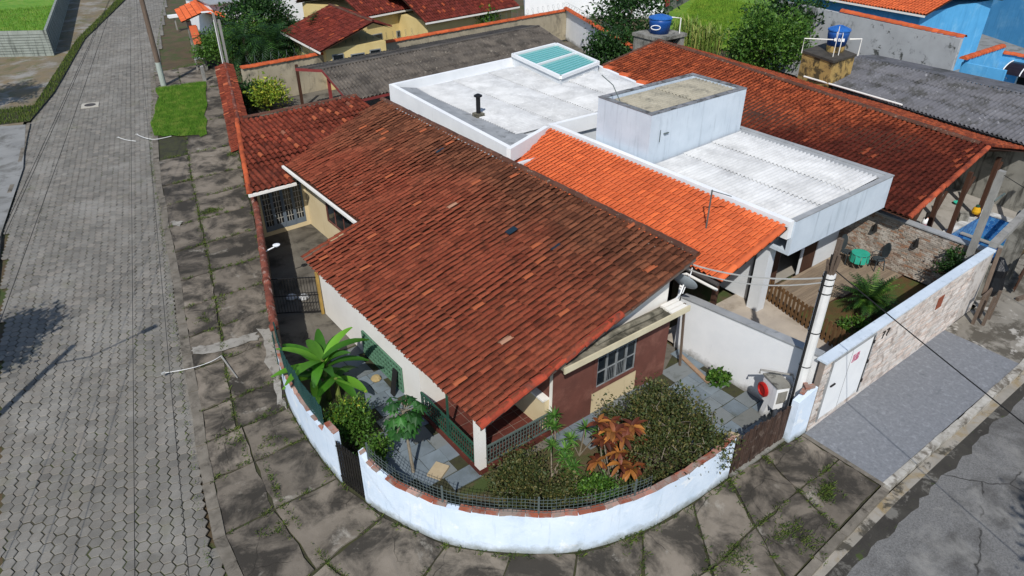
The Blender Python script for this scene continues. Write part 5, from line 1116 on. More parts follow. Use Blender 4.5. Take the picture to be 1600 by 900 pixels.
def blade(p, d, L, W, droop, m, parent, name='leaf', seg=6, fold=.25, twist=0.0, up=None):
    """long leaf with midrib fold that arches over; its own object"""
    p = Vector(p); d = Vector(d).normalized(); side = d.cross(Vector((0, 0, 1))); side = side.normalized() if side.length > .05 else Vector((1, 0, 0)); v = []; f = []; q = p.copy(); dd = d.copy()
    for i in range(seg+1):
        t = i/seg; wv = W*math.sin(math.pi*min(.97, .08+t*.9))**.7*.5; nn = side.cross(dd).normalized(); v += [q-side*wv+nn*wv*fold, q, q+side*wv+nn*wv*fold]
        dd = (dd+Vector((0, 0, -droop/seg))).normalized(); q = q+dd*(L/seg)
    f = [(3*i+a, 3*i+a+1, 3*i+a+4, 3*i+a+3) for i in range(seg) for a in (0, 1)]; b = MB(); b.add(v, f); b.cur = 0; return b.build(name, m, parent, smooth=True)
# banana
bn = thing('banana_plant', (5.6, 16.25, 0), 'banana plant with big bright leaves behind the left curved wall', 'plant')
b = MB()
for (dx, dy, h) in ((0, 0, 1.45), (-.25, .2, 1.0), (.2, -.25, .8)): b.tube([(5.6+dx, 16.25+dy, 0), (5.61+dx, 16.26+dy, h)], .09, 8, .05)
b.build('pseudostem', mat('banana_stem', '6d7a3a', '59662e', 4), bn)
for k in range(28):
    a = k*2.39996+.3; el = random.uniform(.45, 1.15) if k < 12 else random.uniform(.1, .5); s = .7 if k < 11 else .5; o = (0, 0, 1.05+.4*random.random()) if k < 14 else (-.2+.4*(k % 2), .2-.4*(k % 2), .75)
    blade((5.6+o[0], 16.25+o[1], o[2]), (math.cos(a)*math.cos(el), math.sin(a)*math.cos(el), math.sin(el)), random.uniform(1.25, 1.65)*(s/.7), random.uniform(.27, .36), random.uniform(.6, 1.2), m_ban, bn, seg=8, fold=.3)
# papaya
PB = at(646, 738, 0)
pa = thing('papaya_tree', (PB.x, PB.y, 0), 'young papaya tree with dark lobed leaves beside the slate patio', 'tree')
MB().tube([(PB.x, PB.y, 0), (PB.x-.03, PB.y+.06, 1.0), (PB.x-.05, PB.y+.14, 2.05)], .05, 7, .03).build('trunk', m_twig, pa)
for k in range(46):
    a = k*2.39996; el = random.uniform(-.5, 1.1); d = Vector((math.cos(a)*math.cos(el), math.sin(a)*math.cos(el), math.sin(el))); s = Vector((PB.x-.05, PB.y+.13, random.uniform(1.45, 2.05))); e = s+d*random.uniform(.22, .55)
    n_ = (Vector((0, 0, 1))+d*.7).normalized(); x = n_.cross(d).normalized() if n_.cross(d).length > .05 else Vector((1, 0, 0)); y = x.cross(n_)*-1; y = y if y.dot(d) > 0 else -y; v = [e+n_*.03]; nl = 16; R0_ = random.uniform(.17, .24)
    for j in range(nl):
        an = -2.7+5.4*j/(nl-1); rr2 = R0_*(1.0 if j % 2 else .62)*(1.1 if abs(an) < 1 else .9); v.append(e+(y*math.cos(an)+x*math.sin(an))*rr2-n_*(.05+.04*(j % 2)))
    lf = MB(); lf.cur = random.random(); lf.add(v, [(0, j, j+1) for j in range(1, nl)]); o = lf.build('leaf', m_pap, pa); st = MB(); st.tube([s, e], .008, 4); st.build('petiole', m_twig, o)
# bronze ti plants
ti = thing('bronze_ti_plant', (9.95, 8.75, 0), 'orange-bronze broad-leaved ornamental plant at the centre of the front bed', 'plant')
b = MB(); heads = []
for k in range(21):
    x, y, z = 9.95+random.gauss(0, .42), 8.85+random.gauss(0, .32), random.uniform(.7, 1.95); heads.append((x, y, z)); b.tube([(9.95+random.gauss(0, .15), 8.75+random.gauss(0, .15), 0), (x, y, z)], .02, 5, .012)
b.build('stem', m_twig, ti)
for (x, y, z) in heads:
    for j in range(11): a = j*2.4+random.random(); el = random.uniform(-.1, 1.0); blade((x, y, z+.02*j/3), (math.cos(a)*math.cos(el), math.sin(a)*math.cos(el), math.sin(el)), random.uniform(.28, .4), random.uniform(.09, .13), 1.0, m_ti, ti, seg=4)
# dracaenas: each plant a few rosettes
for k, (px, py, lab) in enumerate(((905, 712, 'tallest spiky dracaena beside the bronze plant'), (868, 700, 'spiky dracaena close to the veranda railing'), (862, 745, 'low spiky dracaena in the middle of the front bed'), (905, 765, 'small dark spiky dracaena below the bronze plant'))):
    B = at(px, py, 0); t = thing('dracaena', B, lab, 'plant', 'dracaenas in the front bed'); b = MB()
    for j in range(3):
        q = B+Vector((random.gauss(0, .22), random.gauss(0, .22), random.uniform(.6, 1.5 if k == 0 else 1.1))); b.tube([B, B.lerp(q, .6), q], .022, 5, .016); m_ = MB()
        for i in range(34):
            a = i*2.4; el = random.uniform(-.25, 1.3); d = Vector((math.cos(a)*math.cos(el), math.sin(a)*math.cos(el), math.sin(el))); sd_ = d.cross(Vector((0, 0, 1))).normalized()*.016; L = random.uniform(.24, .36); m_.cur = random.random()
            m_.add([q-sd_, q+sd_, q+d*L*.6+sd_*.9, q+d*L-Vector((0, 0, .06)), q+d*L*.6-sd_*.9], [(0, 1, 2, 4), (4, 2, 3)])
        m_.build('leaf_rosette', m_drac, t)
    b.build('stem', m_twig, t)
shrub('shrub', 'yellow-green small-leaved shrub behind the wire mesh, left of the dracaenas', (8.05, 9.45, 0), 1.0, 1.15, 60, 7000, .065, .04, m_leaf_ol, 22, m_twig, 'front bed shrubs', spread=.14)
shrub('shrub', 'low green shrub right behind the wire mesh, under the bronze plant', (9.1, 8.4, 0), .5, .7, 24, 1700, .07, .04, m_leaf, 14, m_twig, 'front bed shrubs', spread=.12)
shrub('large_shrub', 'big sprawling olive shrub with bare pale twigs hanging over the wall by the picket gate', (11.45, 8.45, 0), 1.5, 1.9, 130, 15000, .07, .045, m_leaf_ol, 60, m_twig, spread=.15, shell=.45)
b = MB(); rt = bpy.data.objects[[o.name for o in bpy.data.objects if o.name.startswith('large_shrub')][-1]]
for k in range(70): a = random.uniform(0, 6.28); r = random.uniform(.4, 1.25); p = Vector((11.5+math.cos(a)*r, 8.35+math.sin(a)*r, random.uniform(.9, 1.8))); b.tube([p-Vector((math.cos(a)*.5, math.sin(a)*.5, .4)), p, p+Vector((random.gauss(0, .12), random.gauss(0, .12), .15))], .007, 4)
b.build('bare_twigs', m_twig, rt)
P, D, C = clumps((12.1, 7.2, 1.1), (.55, .35, .4), 16, 900, .12); leafcloud(P, D, .07, .045, m_leaf_ol, 'overhanging_foliage', rt)
shrub('gate_shrub', 'leafy yellow-green shrub beside the slatted black gate', (5.25, 14.0, 0), .55, 1.35, 40, 3600, .075, .05, m_leaf, 14, m_bark, spread=.14)
P, D, C = clumps((5.22, 14.1, 1.05), (.45, .45, .42), 14, 700, .12); leafcloud(P, D, .075, .05, m_leaf_yl, 'yellow_tips', bpy.data.objects[[o.name for o in bpy.data.objects if o.name.startswith('gate_shrub')][-1]])['kind'] = 'stuff'
shrub('gate_shrub', 'small dark green shrub just right of the slatted black gate', (5.45, 12.9, 0), .38, .75, 18, 1300, .07, .05, m_leaf, 8, m_bark, spread=.11)
shrub('wall_vine', 'bright green creeper at the foot of the white party wall', (15.45, 9.6, 0), .3, .25, 14, 380, .1, .09, m_leaf, 5, cat='plant', spread=.08)
# neighbour garden
CYX, CYY = at2(1352, 490, 0)
cy = thing('cycad', (CYX, CYY, 0), 'dark green cycad palm in the neighbour garden', 'palm'); MB().tube([(CYX, CYY, 0), (CYX, CYY, .5)], .14, 8, .11).build('trunk', m_bark, cy)
for k in range(84):
    a = k*2.4; el = random.uniform(.05, 1.35); d = Vector((math.cos(a)*math.cos(el), math.sin(a)*math.cos(el), math.sin(el))); p = Vector((CYX, CYY, .5)); m_ = MB(); q = p.copy(); dd = d.copy(); L = random.uniform(.85, 1.3)
    for i in range(16):
        n2 = q+dd*(L/16); s = dd.cross(Vector((0, 0, 1))).normalized(); w_ = .2*math.sin(math.pi*(.12+i/18)); m_.cur = random.random()
        for sg_ in (-1, 1): m_.add([q, q+dd*.055, q+s*sg_*w_+dd*.1+Vector((0, 0, -.03))], [(0, 1, 2)])
        m_.add([q-s*.008, q+s*.008, n2+s*.006, n2-s*.006], [(0, 1, 2, 3)]); q = n2; dd = (dd+Vector((0, 0, -.07))).normalized()
    m_.build('frond', m_leaf_dk if k % 3 else m_leaf, cy)
shrub('garden_plant', 'small yellow-green plant at the foot of the brick wall', (25.7, 7.6, 0), .35, .5, 12, 420, .1, .06, m_leaf_yl, 5, cat='plant', group='neighbour garden plants', spread=.1)
shrub('garden_plant', 'dark creeper climbing the corner of the brick wall', (26.0, 7.9, 0), .4, 1.8, 26, 1500, .08, .06, m_leaf_dk, 6, cat='plant', group='neighbour garden plants', spread=.12)
shrub('garden_plant', 'low green plant beside the low wooden fence in the neighbour garden', (21.3, 8.6, 0), .4, .35, 14, 500, .1, .06, m_leaf, 5, cat='plant', group='neighbour garden plants', spread=.1)
shrub('garden_plant', 'pale green plant at the street side of the neighbour garden', (22.6, 7.4, 0), .4, .4, 14, 500, .1, .06, m_leaf_ol, 5, cat='plant', group='neighbour garden plants', spread=.1)
# rear left: shrubs by the tiled-cap wall, hedges and palms
shrub('yard_shrub', 'yellow-variegated shrub against the cream rear wall', at(425, 172, 0), .9, 1.5, 40, 2200, .2, .09, m_leaf_yl, 10, spread=.25, group='rear yard shrubs')
shrub('yard_shrub', 'dark green shrub beside the tiled-cap wall', at(398, 172, 0), .9, 1.4, 36, 2200, .14, .08, m_leaf_dk, 10, spread=.25, group='rear yard shrubs')
shrub('hedge_bush', 'clipped round hedge bush beside the pavement, in front of the orange-capped wall', (15.4, 55.2, 0), 1.4, 2.3, 80, 7000, .12, .08, m_leaf, 10, spread=.3, group='hedge bushes')
shrub('hedge_bush', 'leafy bush behind the tall concrete post', (17.6, 55.0, 0), 1.5, 2.9, 80, 7000, .13, .09, m_leaf, 10, spread=.32, group='hedge bushes')
for k, (x, y, lab) in enumerate(((19.6, 52.2, 'dark feathery palm nearest the yellow house'), (17.9, 51.0, 'dark palm just behind the tall concrete post'), (21.0, 56.3, 'dark palm behind the hedge bushes, farthest back'), (16.6, 52.6, 'dark palm between the hedge bush and the concrete service post'), (20.6, 50.2, 'dark low palm against the rear wall coping'))):
    t = thing('dark_palm', (x, y, 0), lab, 'palm', 'dark palms'); MB().tube([(x, y, 0), (x, y, 2.6)], .12, 8).build('trunk', m_bark, t)
    for i in range(60):
        a = i*2.4; el = random.uniform(-.2, 1.25); dd = Vector((math.cos(a)*math.cos(el), math.sin(a)*math.cos(el), math.sin(el))); q = Vector((x, y, random.uniform(.6, 2.8))); m_ = MB(); L = random.uniform(1.8, 2.8)
        for j in range(13):
            n2 = q+dd*(L/13); s = dd.cross(Vector((0, 0, 1))).normalized(); w_ = .5*math.sin(math.pi*(.12+j/15)); m_.cur = random.random()
            for sg_ in (-1, 1): m_.add([q, q+dd*.09, q+s*sg_*w_+dd*.22+Vector((0, 0, -.12))], [(0, 1, 2)])
            q = n2; dd = (dd+Vector((0, 0, -.11))).normalized()
        m_.build('frond', m_leaf_dk, t)
tree('broadleaf_tree', 'dark dense tree behind the palms beside the yellow house', (19.6, 57.6, 0), 4, (19.5, 57.4, 2.6), (2.6, 1.8, 2.2), 70, 6000, .22, .13, m_leaf_dk, .12, spread=.4)
tree('broadleaf_tree', 'loose leafy tree in front of the tall white building, top centre', at(985, 78, 0), 5, at(985, 25, 3.0), (2.6, 2.2, 2.4), 60, 5200, .22, .13, m_leaf_dk, .12, spread=.45)
tree('broadleaf_tree', 'dense dark bush hugging the white side wall behind the skylight', (36.9, 36.2, 0), 2, (37.0, 36.4, 1.6), (1.9, 1.7, 1.3), 50, 4500, .2, .12, m_leaf_dk, .08, spread=.35)
tree('broadleaf_tree', 'broad bright green tree left of the yellow tank stand', at(1215, 112, 0), 4, at(1200, 75, 2.6), (2.6, 2.4, 2.3), 80, 8000, .2, .12, m_leaf, .12, spread=.4)
tree('broadleaf_tree', 'darker tree behind the bright one, against the grey wall', at(1240, 80, 0), 4, at(1232, 45, 3.0), (2.2, 2.2, 2.2), 60, 5200, .22, .13, m_leaf_dk, .12, spread=.4)
shrub('yellow_croton', 'yellow croton shrub behind the rear wall below the yellow house', at(722, 56, 0), .9, 2.6, 34, 1500, .22, .1, m_leaf_yl, 8, spread=.25)
shrub('wall_creeper', 'green creeper on the rear wall top behind the shed', at(755, 48, 1.2), .9, 1.4, 40, 2400, .16, .1, m_leaf, 8, spread=.3, cat='plant')
for k, (px, py) in enumerate(((608, 66), (670, 38))):
    B = at(px, py, 0); t = thing('yard_dracaena', B, ('slender dracaena by the yellow house window', 'dracaena growing beside the yellow house eave')[k], 'plant', 'dracaenas by the yellow house'); MB().tube([B, B+Vector((0, 0, 2.2))], .05, 6).build('stem', m_twig, t)
    for h in (1.5, 1.9, 2.3):
        m_ = MB(); q = B+Vector((random.gauss(0, .2), 0, h))
        for i in range(26):
            a = i*2.4; el = random.uniform(-.3, 1.2); d = Vector((math.cos(a)*math.cos(el), math.sin(a)*math.cos(el), math.sin(el))); sd_ = d.cross(Vector((0, 0, 1))).normalized()*.05; m_.cur = random.random(); m_.add([q-sd_, q+sd_, q+d*.6], [(0, 1, 2)])
        m_.build('leaf_rosette', m_drac, t)
# canes and tall grass clumps by the field
for k, (px, py, lab) in enumerate(((1088, 88, 'tall cane clump left of the larger blue tank stand, by the field'), (1106, 82, 'tall cane clump at the near edge of the field'), (1072, 70, 'thin cane clump close to the larger blue tank'), (1160, 92, 'drooping dry cane clump by the bright tree'))):
    B = at(px, py, 0); t = thing('cane_clump', B, lab, 'plant', 'cane clumps by the field'); m_ = MB()
    for i in range(90):
        a = random.uniform(0, 6.28); p = B+Vector((random.gauss(0, .5), random.gauss(0, .5), 0)); h = random.uniform(1.4, 3.0); d = Vector((math.cos(a), math.sin(a), 0)); s = Vector((-d.y, d.x, 0))*.05; m_.cur = random.random(); bend = random.uniform(.3, 1.2)
        m_.add([p-s*.5, p+s*.5, p+d*bend*.35+s+Vector((0, 0, h*.7)), p+d*bend*.35-s+Vector((0, 0, h*.7)), p+d*bend+Vector((0, 0, h*.85))], [(0, 1, 2, 3), (3, 2, 4)])
    m_.build('blades', m_cane, t)
# trees outside the picture whose shade falls into it
tree('street_tree', 'street tree left of the paved street, outside the picture', (-5.4, 22.0, 0), 5, (-5.2, 22.2, 4.5), (1.2, 1.1, 1.2), 50, 4000, .2, .12, m_leaf, .15, group='street trees outside the picture')
tree('street_tree', 'street tree farther up the paved street, outside the picture on the left', (-1.2, 54.3, 0), 5, (-1.0, 54.5, 4.0), (1.7, 1.7, 1.6), 60, 4500, .2, .12, m_leaf, .15, group='street trees outside the picture')
tree('street_tree', 'street tree by the asphalt street, outside the picture at the lower right', (12.5, -4.9, 0), 7, (12.6, -4.8, 7.0), (.95, .9, 1.0), 40, 3600, .2, .12, m_leaf, .15, group='street trees outside the picture')
# weeds in the pavement joints
def joint_weeds():
    V = []; R = []; n = len(IN)
    def tuft(x, y, k, h):
        for _ in range(k):
            a = random.uniform(0, 6.28); px_, py_ = x+random.gauss(0, .045), y+random.gauss(0, .045); l = random.uniform(.3, 1)*h; w_ = .006
            V.extend([(px_-w_*math.sin(a), py_+w_*math.cos(a), 0), (px_+w_*math.sin(a), py_-w_*math.cos(a), 0), (px_+math.cos(a)*l*.8, py_+math.sin(a)*l*.8, l*.7), (px_+math.cos(a)*l*.4, py_+math.sin(a)*l*.4, l*.6)]); R.append(random.random())
    for i in range(n-1):
        for k in range(34):
            t = random.random(); o, q = Vector(OUT[i]), Vector(IN[i]); p = o+(q-o)*t
            if random.random() < (.75 if i < 10 else .45): tuft(p.x+random.gauss(0, .05), p.y+random.gauss(0, .05), random.randrange(4, 16), .13)
        for k in range(30):
            t = random.random(); f = .36 if i < 14 else .5; o, q = Vector(OUT[i]).lerp(Vector(OUT[i+1]), t), Vector(IN[i]).lerp(Vector(IN[i+1]), t); p = o+(q-o)*f
            if random.random() < .6: tuft(p.x, p.y, random.randrange(4, 14), .12)
        for k in range(14):
            t = random.random(); q = Vector(IN[i]).lerp(Vector(IN[i+1]), t)
            if random.random() < .5: tuft(q.x-.06, q.y-.08, random.randrange(3, 12), .16)
    for (px, py, k) in ((330, 330, 260), (400, 308, 120), (365, 240, 160), (318, 500, 60), (985, 835, 220), (1150, 870, 160), (1290, 770, 260), (1230, 830, 160), (1265, 850, 120), (420, 690, 60), (430, 830, 80), (355, 690, 40), (345, 470, 40)):
        c = at(px, py, 0)
        for _ in range(k//4): tuft(c.x+random.gauss(0, .22), c.y+random.gauss(0, .16), 7, .13)
    for _ in range(500):
        t = random.random(); k = random.randrange(2, 9); a, c = Vector(ST_R[k]), Vector(ST_R[k+1] if k < 9 else ST_R[k]); p = a.lerp(c, t)
        if random.random() < .5 or p.y > 30: tuft(p.x-.06, p.y, 6, .1)
    F = np.arange(len(V)).reshape(-1, 4); o = link('joint_weeds', npmesh('joint_weeds', np.array(V), F, m_weed, R), None, Vector((0, 0, 0))); tag(o, 'thin weeds and grass growing in the pavement joints', 'weeds', None, 'stuff')
joint_weeds()
# ---------------------------------------------------------------- street furniture and small things
m_pole = mat('weathered_pole_wood', '6a5c50', '56493f', 3, stretch=(5, 5, .5), bump=.4); m_conc = mat('post_concrete', '8f8d88', '7c7a75', 2, streak='55534e', stp=(.55, .75), bump=.3)
m_pvc = mat('white_pole_paint', 'd4d4d2', 'c6c6c4', 2, streak='8f8f8d', stp=(.6, .8), bump=.1); m_cable = mat('black_cable', '222222', '1a1a1a', 2, bump=0); m_cablew = mat('grey_cable', 'a8a8a4', '9a9a96', 2, bump=0)
p = at(256, 134, 0); sp_ = thing('street_pole', (p.x, p.y, 0), 'tall wooden street pole with pale painted base beside the lawn patch', 'pole')
MB().tube([(p.x, p.y, -.1), (p.x, p.y, 1.6)], .19, 12, .18).build('painted_base', mat('pale_green_paint', '9fa8a0', '8f9890', 2, bump=.2), sp_)
MB().tube([(p.x, p.y, 1.6), (p.x, p.y, 9)], .175, 12, .13).build('shaft', m_pole, sp_); POLE = p
MB().beam((p.x-.8, p.y+.2, 8.4), (p.x+.8, p.y-.2, 8.4), .1).build('cross_arm', m_pole, sp_)
p = at(378, 150, 0); cp_ = thing('concrete_service_post', (p.x, p.y, 0), 'slim pale concrete service post with a small lamp head beside the tiled-cap wall', 'post'); cx, cy_ = 14.1, 49.9
for o_ in (0, .28): MB().obox((cx+o_, cy_+o_*.2, 2.45-o_*.8), (.14, .12, 4.9-o_*1.6)).build('post', m_conc, cp_)
b = MB(); b.tube([(cx, cy_, 4.85), (cx-.1, cy_, 5.0), (cx-.55, cy_-.05, 5.02)], .035, 6); b.obox((cx-.5, cy_-.05, 5.02), (.45, .16, .07)); b.build('lamp_head', m_wash2, cp_)
b = MB(); b.tube([(cx-.07, cy_-.07, .3), (cx-.07, cy_-.07, 4.5)], .03, 6); b.build('conduit', m_pvc, cp_); cp_.location = (cx, cy_, 0)
for ch_ in cp_.children: ch_.location = Vector((p.x, p.y, 0))-Vector((cx, cy_, 0))
for k, (px, py, lab) in enumerate(((277, 47, 'white litter basket on a post beside the kerb, top left'), (309, 110, 'small white letterbox post in front of the hedge bush'))):
    q = at(px, py, 0); t = thing('litter_stand', (q.x, q.y, 0), lab, 'litter stand', 'litter stands by the pavement'); MB().beam((q.x, q.y, 0), (q.x, q.y, 1.1 if k == 0 else .8), .1).build('post', m_conc, t)
    MB().obox((q.x+(.25 if k else 0), q.y, 1.2 if k == 0 else .85), (1.0 if k == 0 else .6, .5 if k == 0 else .3, .22 if k == 0 else .1)).build('basket', m_wash2, t)
q = at(320, 126, 0); t = thing('stub_post', (q.x, q.y, 0), 'short pale stub post at the pavement edge by the hedge bush', 'post'); MB().prism([(q.x-.1, q.y-.09), (q.x+.1, q.y-.09), (q.x+.1, q.y+.09), (q.x-.1, q.y+.09)], 0, [.95, 1.0, 1.05, 1.0]).build('post', m_conc, t)
# street-lamp arms left without a pole, laid down over kerb and street
for k, (pts, lab) in enumerate(((((256, 585), (300, 577), (330, 567), (346, 558)), 'thin white bent lamp arm laid across the kerb in the foreground'), (((184, 213), (197, 217), (212, 219)), 'short white lamp arm laid on the street beside the lawn patch'), (((214, 211), (225, 216), (243, 219), (268, 214)), 'long white curved lamp arm laid across the kerb below the lawn patch'))):
    t = thing('white_lamp_arm', at(*pts[0], .02), lab, 'lamp_arm', 'lamp arms laid on the ground'); ps = [at(x, y, 0.0) for x, y in pts]; ps = [Vector((q.x, q.y, .05 if k != 1 else -.06)) for q in ps]
    MB().tube(dense(ps, 5), .011 if k == 0 else .018, 7).build('lamp_arm', m_pvc, t); b = MB(); b.obox(ps[0], (.12, .07, .05), .3); b.build('end_cap', m_cablew, t)
    if k == 0: q2 = at(371, 590, .06); b = MB(); b.tube([ps[-1], Vector((q2.x, q2.y, .05))], .035, 6, .02); b.build('dark_end', m_conc, t)
# white round lamp on the street wall
t = thing('wall_light', (6.9, 24.3, 1.6), 'white round plate lamp on a short arm above the street wall', 'lamp'); q = at(432, 384, 1.9); MB().lathe((q.x, q.y, 1.9), [(.11, 0), (.13, .04), (.05, .06)], 14).build('plate', m_wash2, t); MB().tube([(q.x-.55, q.y+.05, 1.75), (q.x, q.y, 1.9)], .025, 6).build('arm', m_wash2, t)
# big white pole at the pillar
p = at(1249, 602, 1.5); top = 5.05
wp = thing('white_service_pole', (p.x, p.y, 0), 'thick white service pole with cables behind the end pillar', 'pole')
MB().tube([(p.x, p.y, 0), (p.x, p.y, top)], .155, 14, .15).build('shaft', m_pvc, wp)
MB().tube([(p.x-.17, p.y+.03, .6), (p.x-.17, p.y+.03, top+.1)], .035, 6).build('conduit', m_cable, wp)
b = MB()
for k in range(7): a = k*.9; b.beam((p.x+math.cos(a)*.07, p.y+math.sin(a)*.07, top-.1), (p.x+math.cos(a)*.13, p.y+math.sin(a)*.13, top+random.uniform(.25, .8)), .06, .03)
b.beam((p.x+.05, p.y+.02, top-.2), (p.x+.07, p.y+.0, top+.95), .11); b.build('pole_head', m_pole, wp)
b = MB()
for z in (top-.12, top-.3, top-.55, 2.2, 3.3): b.lathe((p.x, p.y, z), [(.158, 0), (.162, .015), (.158, .03)], 14)
b.build('strap', m_cable, wp); WP = Vector((p.x, p.y, top))
# meter cabinet
mc = thing('meter_cabinet', (15.35, 7.9, 0), 'battered whitewashed meter cabinet with a round red cover behind the picket gate', 'cabinet')
c0 = at(1210, 612, .85); R = Matrix.Rotation(-.35, 3, 'Z'); x, y = 15.3, 7.75
MB().obox((x, y, .95), (.42, .62, .72), R=R).build('box', m_wash2, mc); MB().obox((x+.02, y, 1.34), (.5, .7, .05), R=R @ Matrix.Rotation(.12, 3, 'Y')).build('lid', m_block, mc)
b = MB(); b.obox((x-.08, y+.1, .3), (.2, .16, .62), R=R @ Matrix.Rotation(.2, 3, 'X')); b.obox((x+.15, y-.15, .3), (.18, .16, .62), R=R); b.build('foot', m_wash2, mc)
d0 = R @ Vector((-1, 0, 0)); cc = Vector((x, y+.14, 1.0))+d0*.23; Rr = d0.to_track_quat('Z', 'Y').to_matrix(); mlt = MB().lathe((0, 0, 0), [(.22, 0), (.22, .05), (.16, .08), (.15, .04), (.05, .05)], 20); mlt.v = [tuple(Rr @ Vector(v)+cc) for v in mlt.v]; mlt.build('red_cover', mat('red_plastic', 'a81f1c', '8f1815', 3, rough=.45, stain='4a1210', sscale=9, sp=(.55, .62)), mc)
e = R @ Vector((0, -1, 0)); MB().obox(Vector((x, y, .98))+e*.316, (.3, .02, .4), R=R).build('hatch', m_block, mc); MB().obox(Vector((x+.06, y, 1.08))+e*.33, (.12, .02, .12), R=R).build('dial_window', m_cable, mc)
b = MB(); b.tube([(x-.3, y+.4, 1.5), (x-.3, y+.4, 1.62), (x+.35, y-.2, 1.5), (WP.x-.1, WP.y, 1.45)], .03, 6); b.build('conduit', m_conc, mc)
# satellite dish
sd_ = thing('satellite_dish', (14.9, 11.2, 2.1), 'grey satellite dish on a white bracket at the right end of the house front', 'satellite dish'); c = at(1064, 450, 2.55); ax = Vector((.75, .2, .5)).normalized(); Rr = ax.to_track_quat('Z', 'Y').to_matrix(); c = Vector((14.95, 11.1, 3.0))
ml = MB().lathe((0, 0, 0), [(.03, 0), (.2, .025), (.38, .09), (.385, .1), (.37, .1), (.2, .045), (.02, .02)], 22); ml.v = [tuple(Rr @ Vector(v)+c) for v in ml.v]; ml.build('reflector', mat('dish_grey', '8f979c', '7f878c', 2, rough=.5), sd_, True)
b = MB(); b.tube([c-ax*.02, c-ax*.2-Vector((0, 0, .15)), (14.4, 10.9, 2.8)], .025, 6); b.tube([c+Vector((0, 0, -.33)), c+ax*.5+Vector((0, 0, -.1)), c+ax*.55+Vector((0, 0, .05))], .015, 6); b.build('bracket', m_wash2, sd_)
# timber plank at the wall foot and old post
t = thing('leaning_stake', (15.3, 11.2, 0), 'grey wooden stake leaning at the corner between house and party wall', 'stake'); MB().beam((15.1, 10.9, 0), (15.2, 11.15, 2.2), .07, .05).build('stake', m_pole, t)
t = thing('loose_plank', (15.3, 10.4, 0), 'loose wooden plank lying at the foot of the party wall', 'plank'); MB().obox((15.3, 10.5, .05), (.14, 1.5, .05), -.25).build('board', mat('raw_plank', '9a8068', '866e58', 4, bump=.3), t)
t = thing('dark_board', (7.3, 14.7, 0), 'dark board leaning against the green lattice window', 'board'); MB().obox((7.25, 15.2, .45), (.04, .22, .9), R=Matrix.Rotation(.18, 3, 'Y')).build('board', m_cable, t)
t = thing('paper_sack', at(588, 593, 0), 'tan lump beside the dark board on the slate patio', 'sack'); q = at(588, 594, 0); MB().lathe((q.x, q.y, .01), [(.14, 0), (.17, .06), (.12, .13), (.04, .15)], 9).build('sack', mat('tan_sack', 'a8946a', '96835c', 4, bump=.5), t)
t = thing('square_step', at(685, 737, 0), 'pale square concrete stepping slab behind the wire mesh', 'slab'); q = at(685, 738, 0); MB().obox((q.x, q.y, .05), (.5, .4, .08), .5).build('slab', mat('sandy_slab', 'b0a084', 'a09074', 3, bump=.3), t)
t = thing('mailbox_block', at(1165, 668, .8), 'tan block standing behind the left end of the picket gate', 'block'); q = at(1163, 672, .9); MB().obox((12.95, 7.35, .45), (.34, .3, .9), .4).build('block', MATS['sandy_slab'], t); t.location = (12.95, 7.35, 0)
for ch_ in t.children: ch_.location = org(t)*0 + (Vector(at(1165, 668, .8))-Vector((12.95, 7.35, 0)))
# white cats/rubble on the driveway
for k, (px, py) in enumerate(((456, 466), (475, 466))):
    q = at(px, py, 0); t = thing('white_stone', (q.x, q.y, 0), ('left', 'right')[k]+' one of two white stones at the foot of the barred gate', 'stone', 'white stones by the barred gate'); MB().lathe((q.x, q.y, 0), [(.2, 0), (.22, .05), (.14, .12), (.03, .14)], 8).build('stone', m_wash2, t)
# patio set
m_iron = mat('dark_cast_iron', '3c4448', '30373a', 3, rough=.5); m_teal = mat('teal_cloth', '2fa38c', '289078', 3)
tb = thing('patio_table', (25.15, 10.75, .06), 'small round table with a teal cloth on the deck by the brick wall', 'table'); MB().lathe((25.15, 10.75, .06), [(.03, 0), (.03, .66)], 8).build('leg', m_iron, tb); MB().lathe((25.15, 10.75, .72), [(.34, 0), (.34, .03)], 18).build('tabletop', m_iron, tb)
b = MB(); b.lathe((25.15, 10.75, .752), [(.33, 0), (.33, .008)], 18)
for k in range(10): a = k*.63; b.add([(25.15+math.cos(a)*.345, 10.75+math.sin(a)*.345, .755), (25.15+math.cos(a+.6)*.345, 10.75+math.sin(a+.6)*.345, .755), (25.15+math.cos(a+.55)*.36, 10.75+math.sin(a+.55)*.36, .42), (25.15+math.cos(a+.05)*.36, 10.75+math.sin(a+.05)*.36, .42)], [(0, 1, 2, 3)])
b.build('cloth', m_teal, tb)
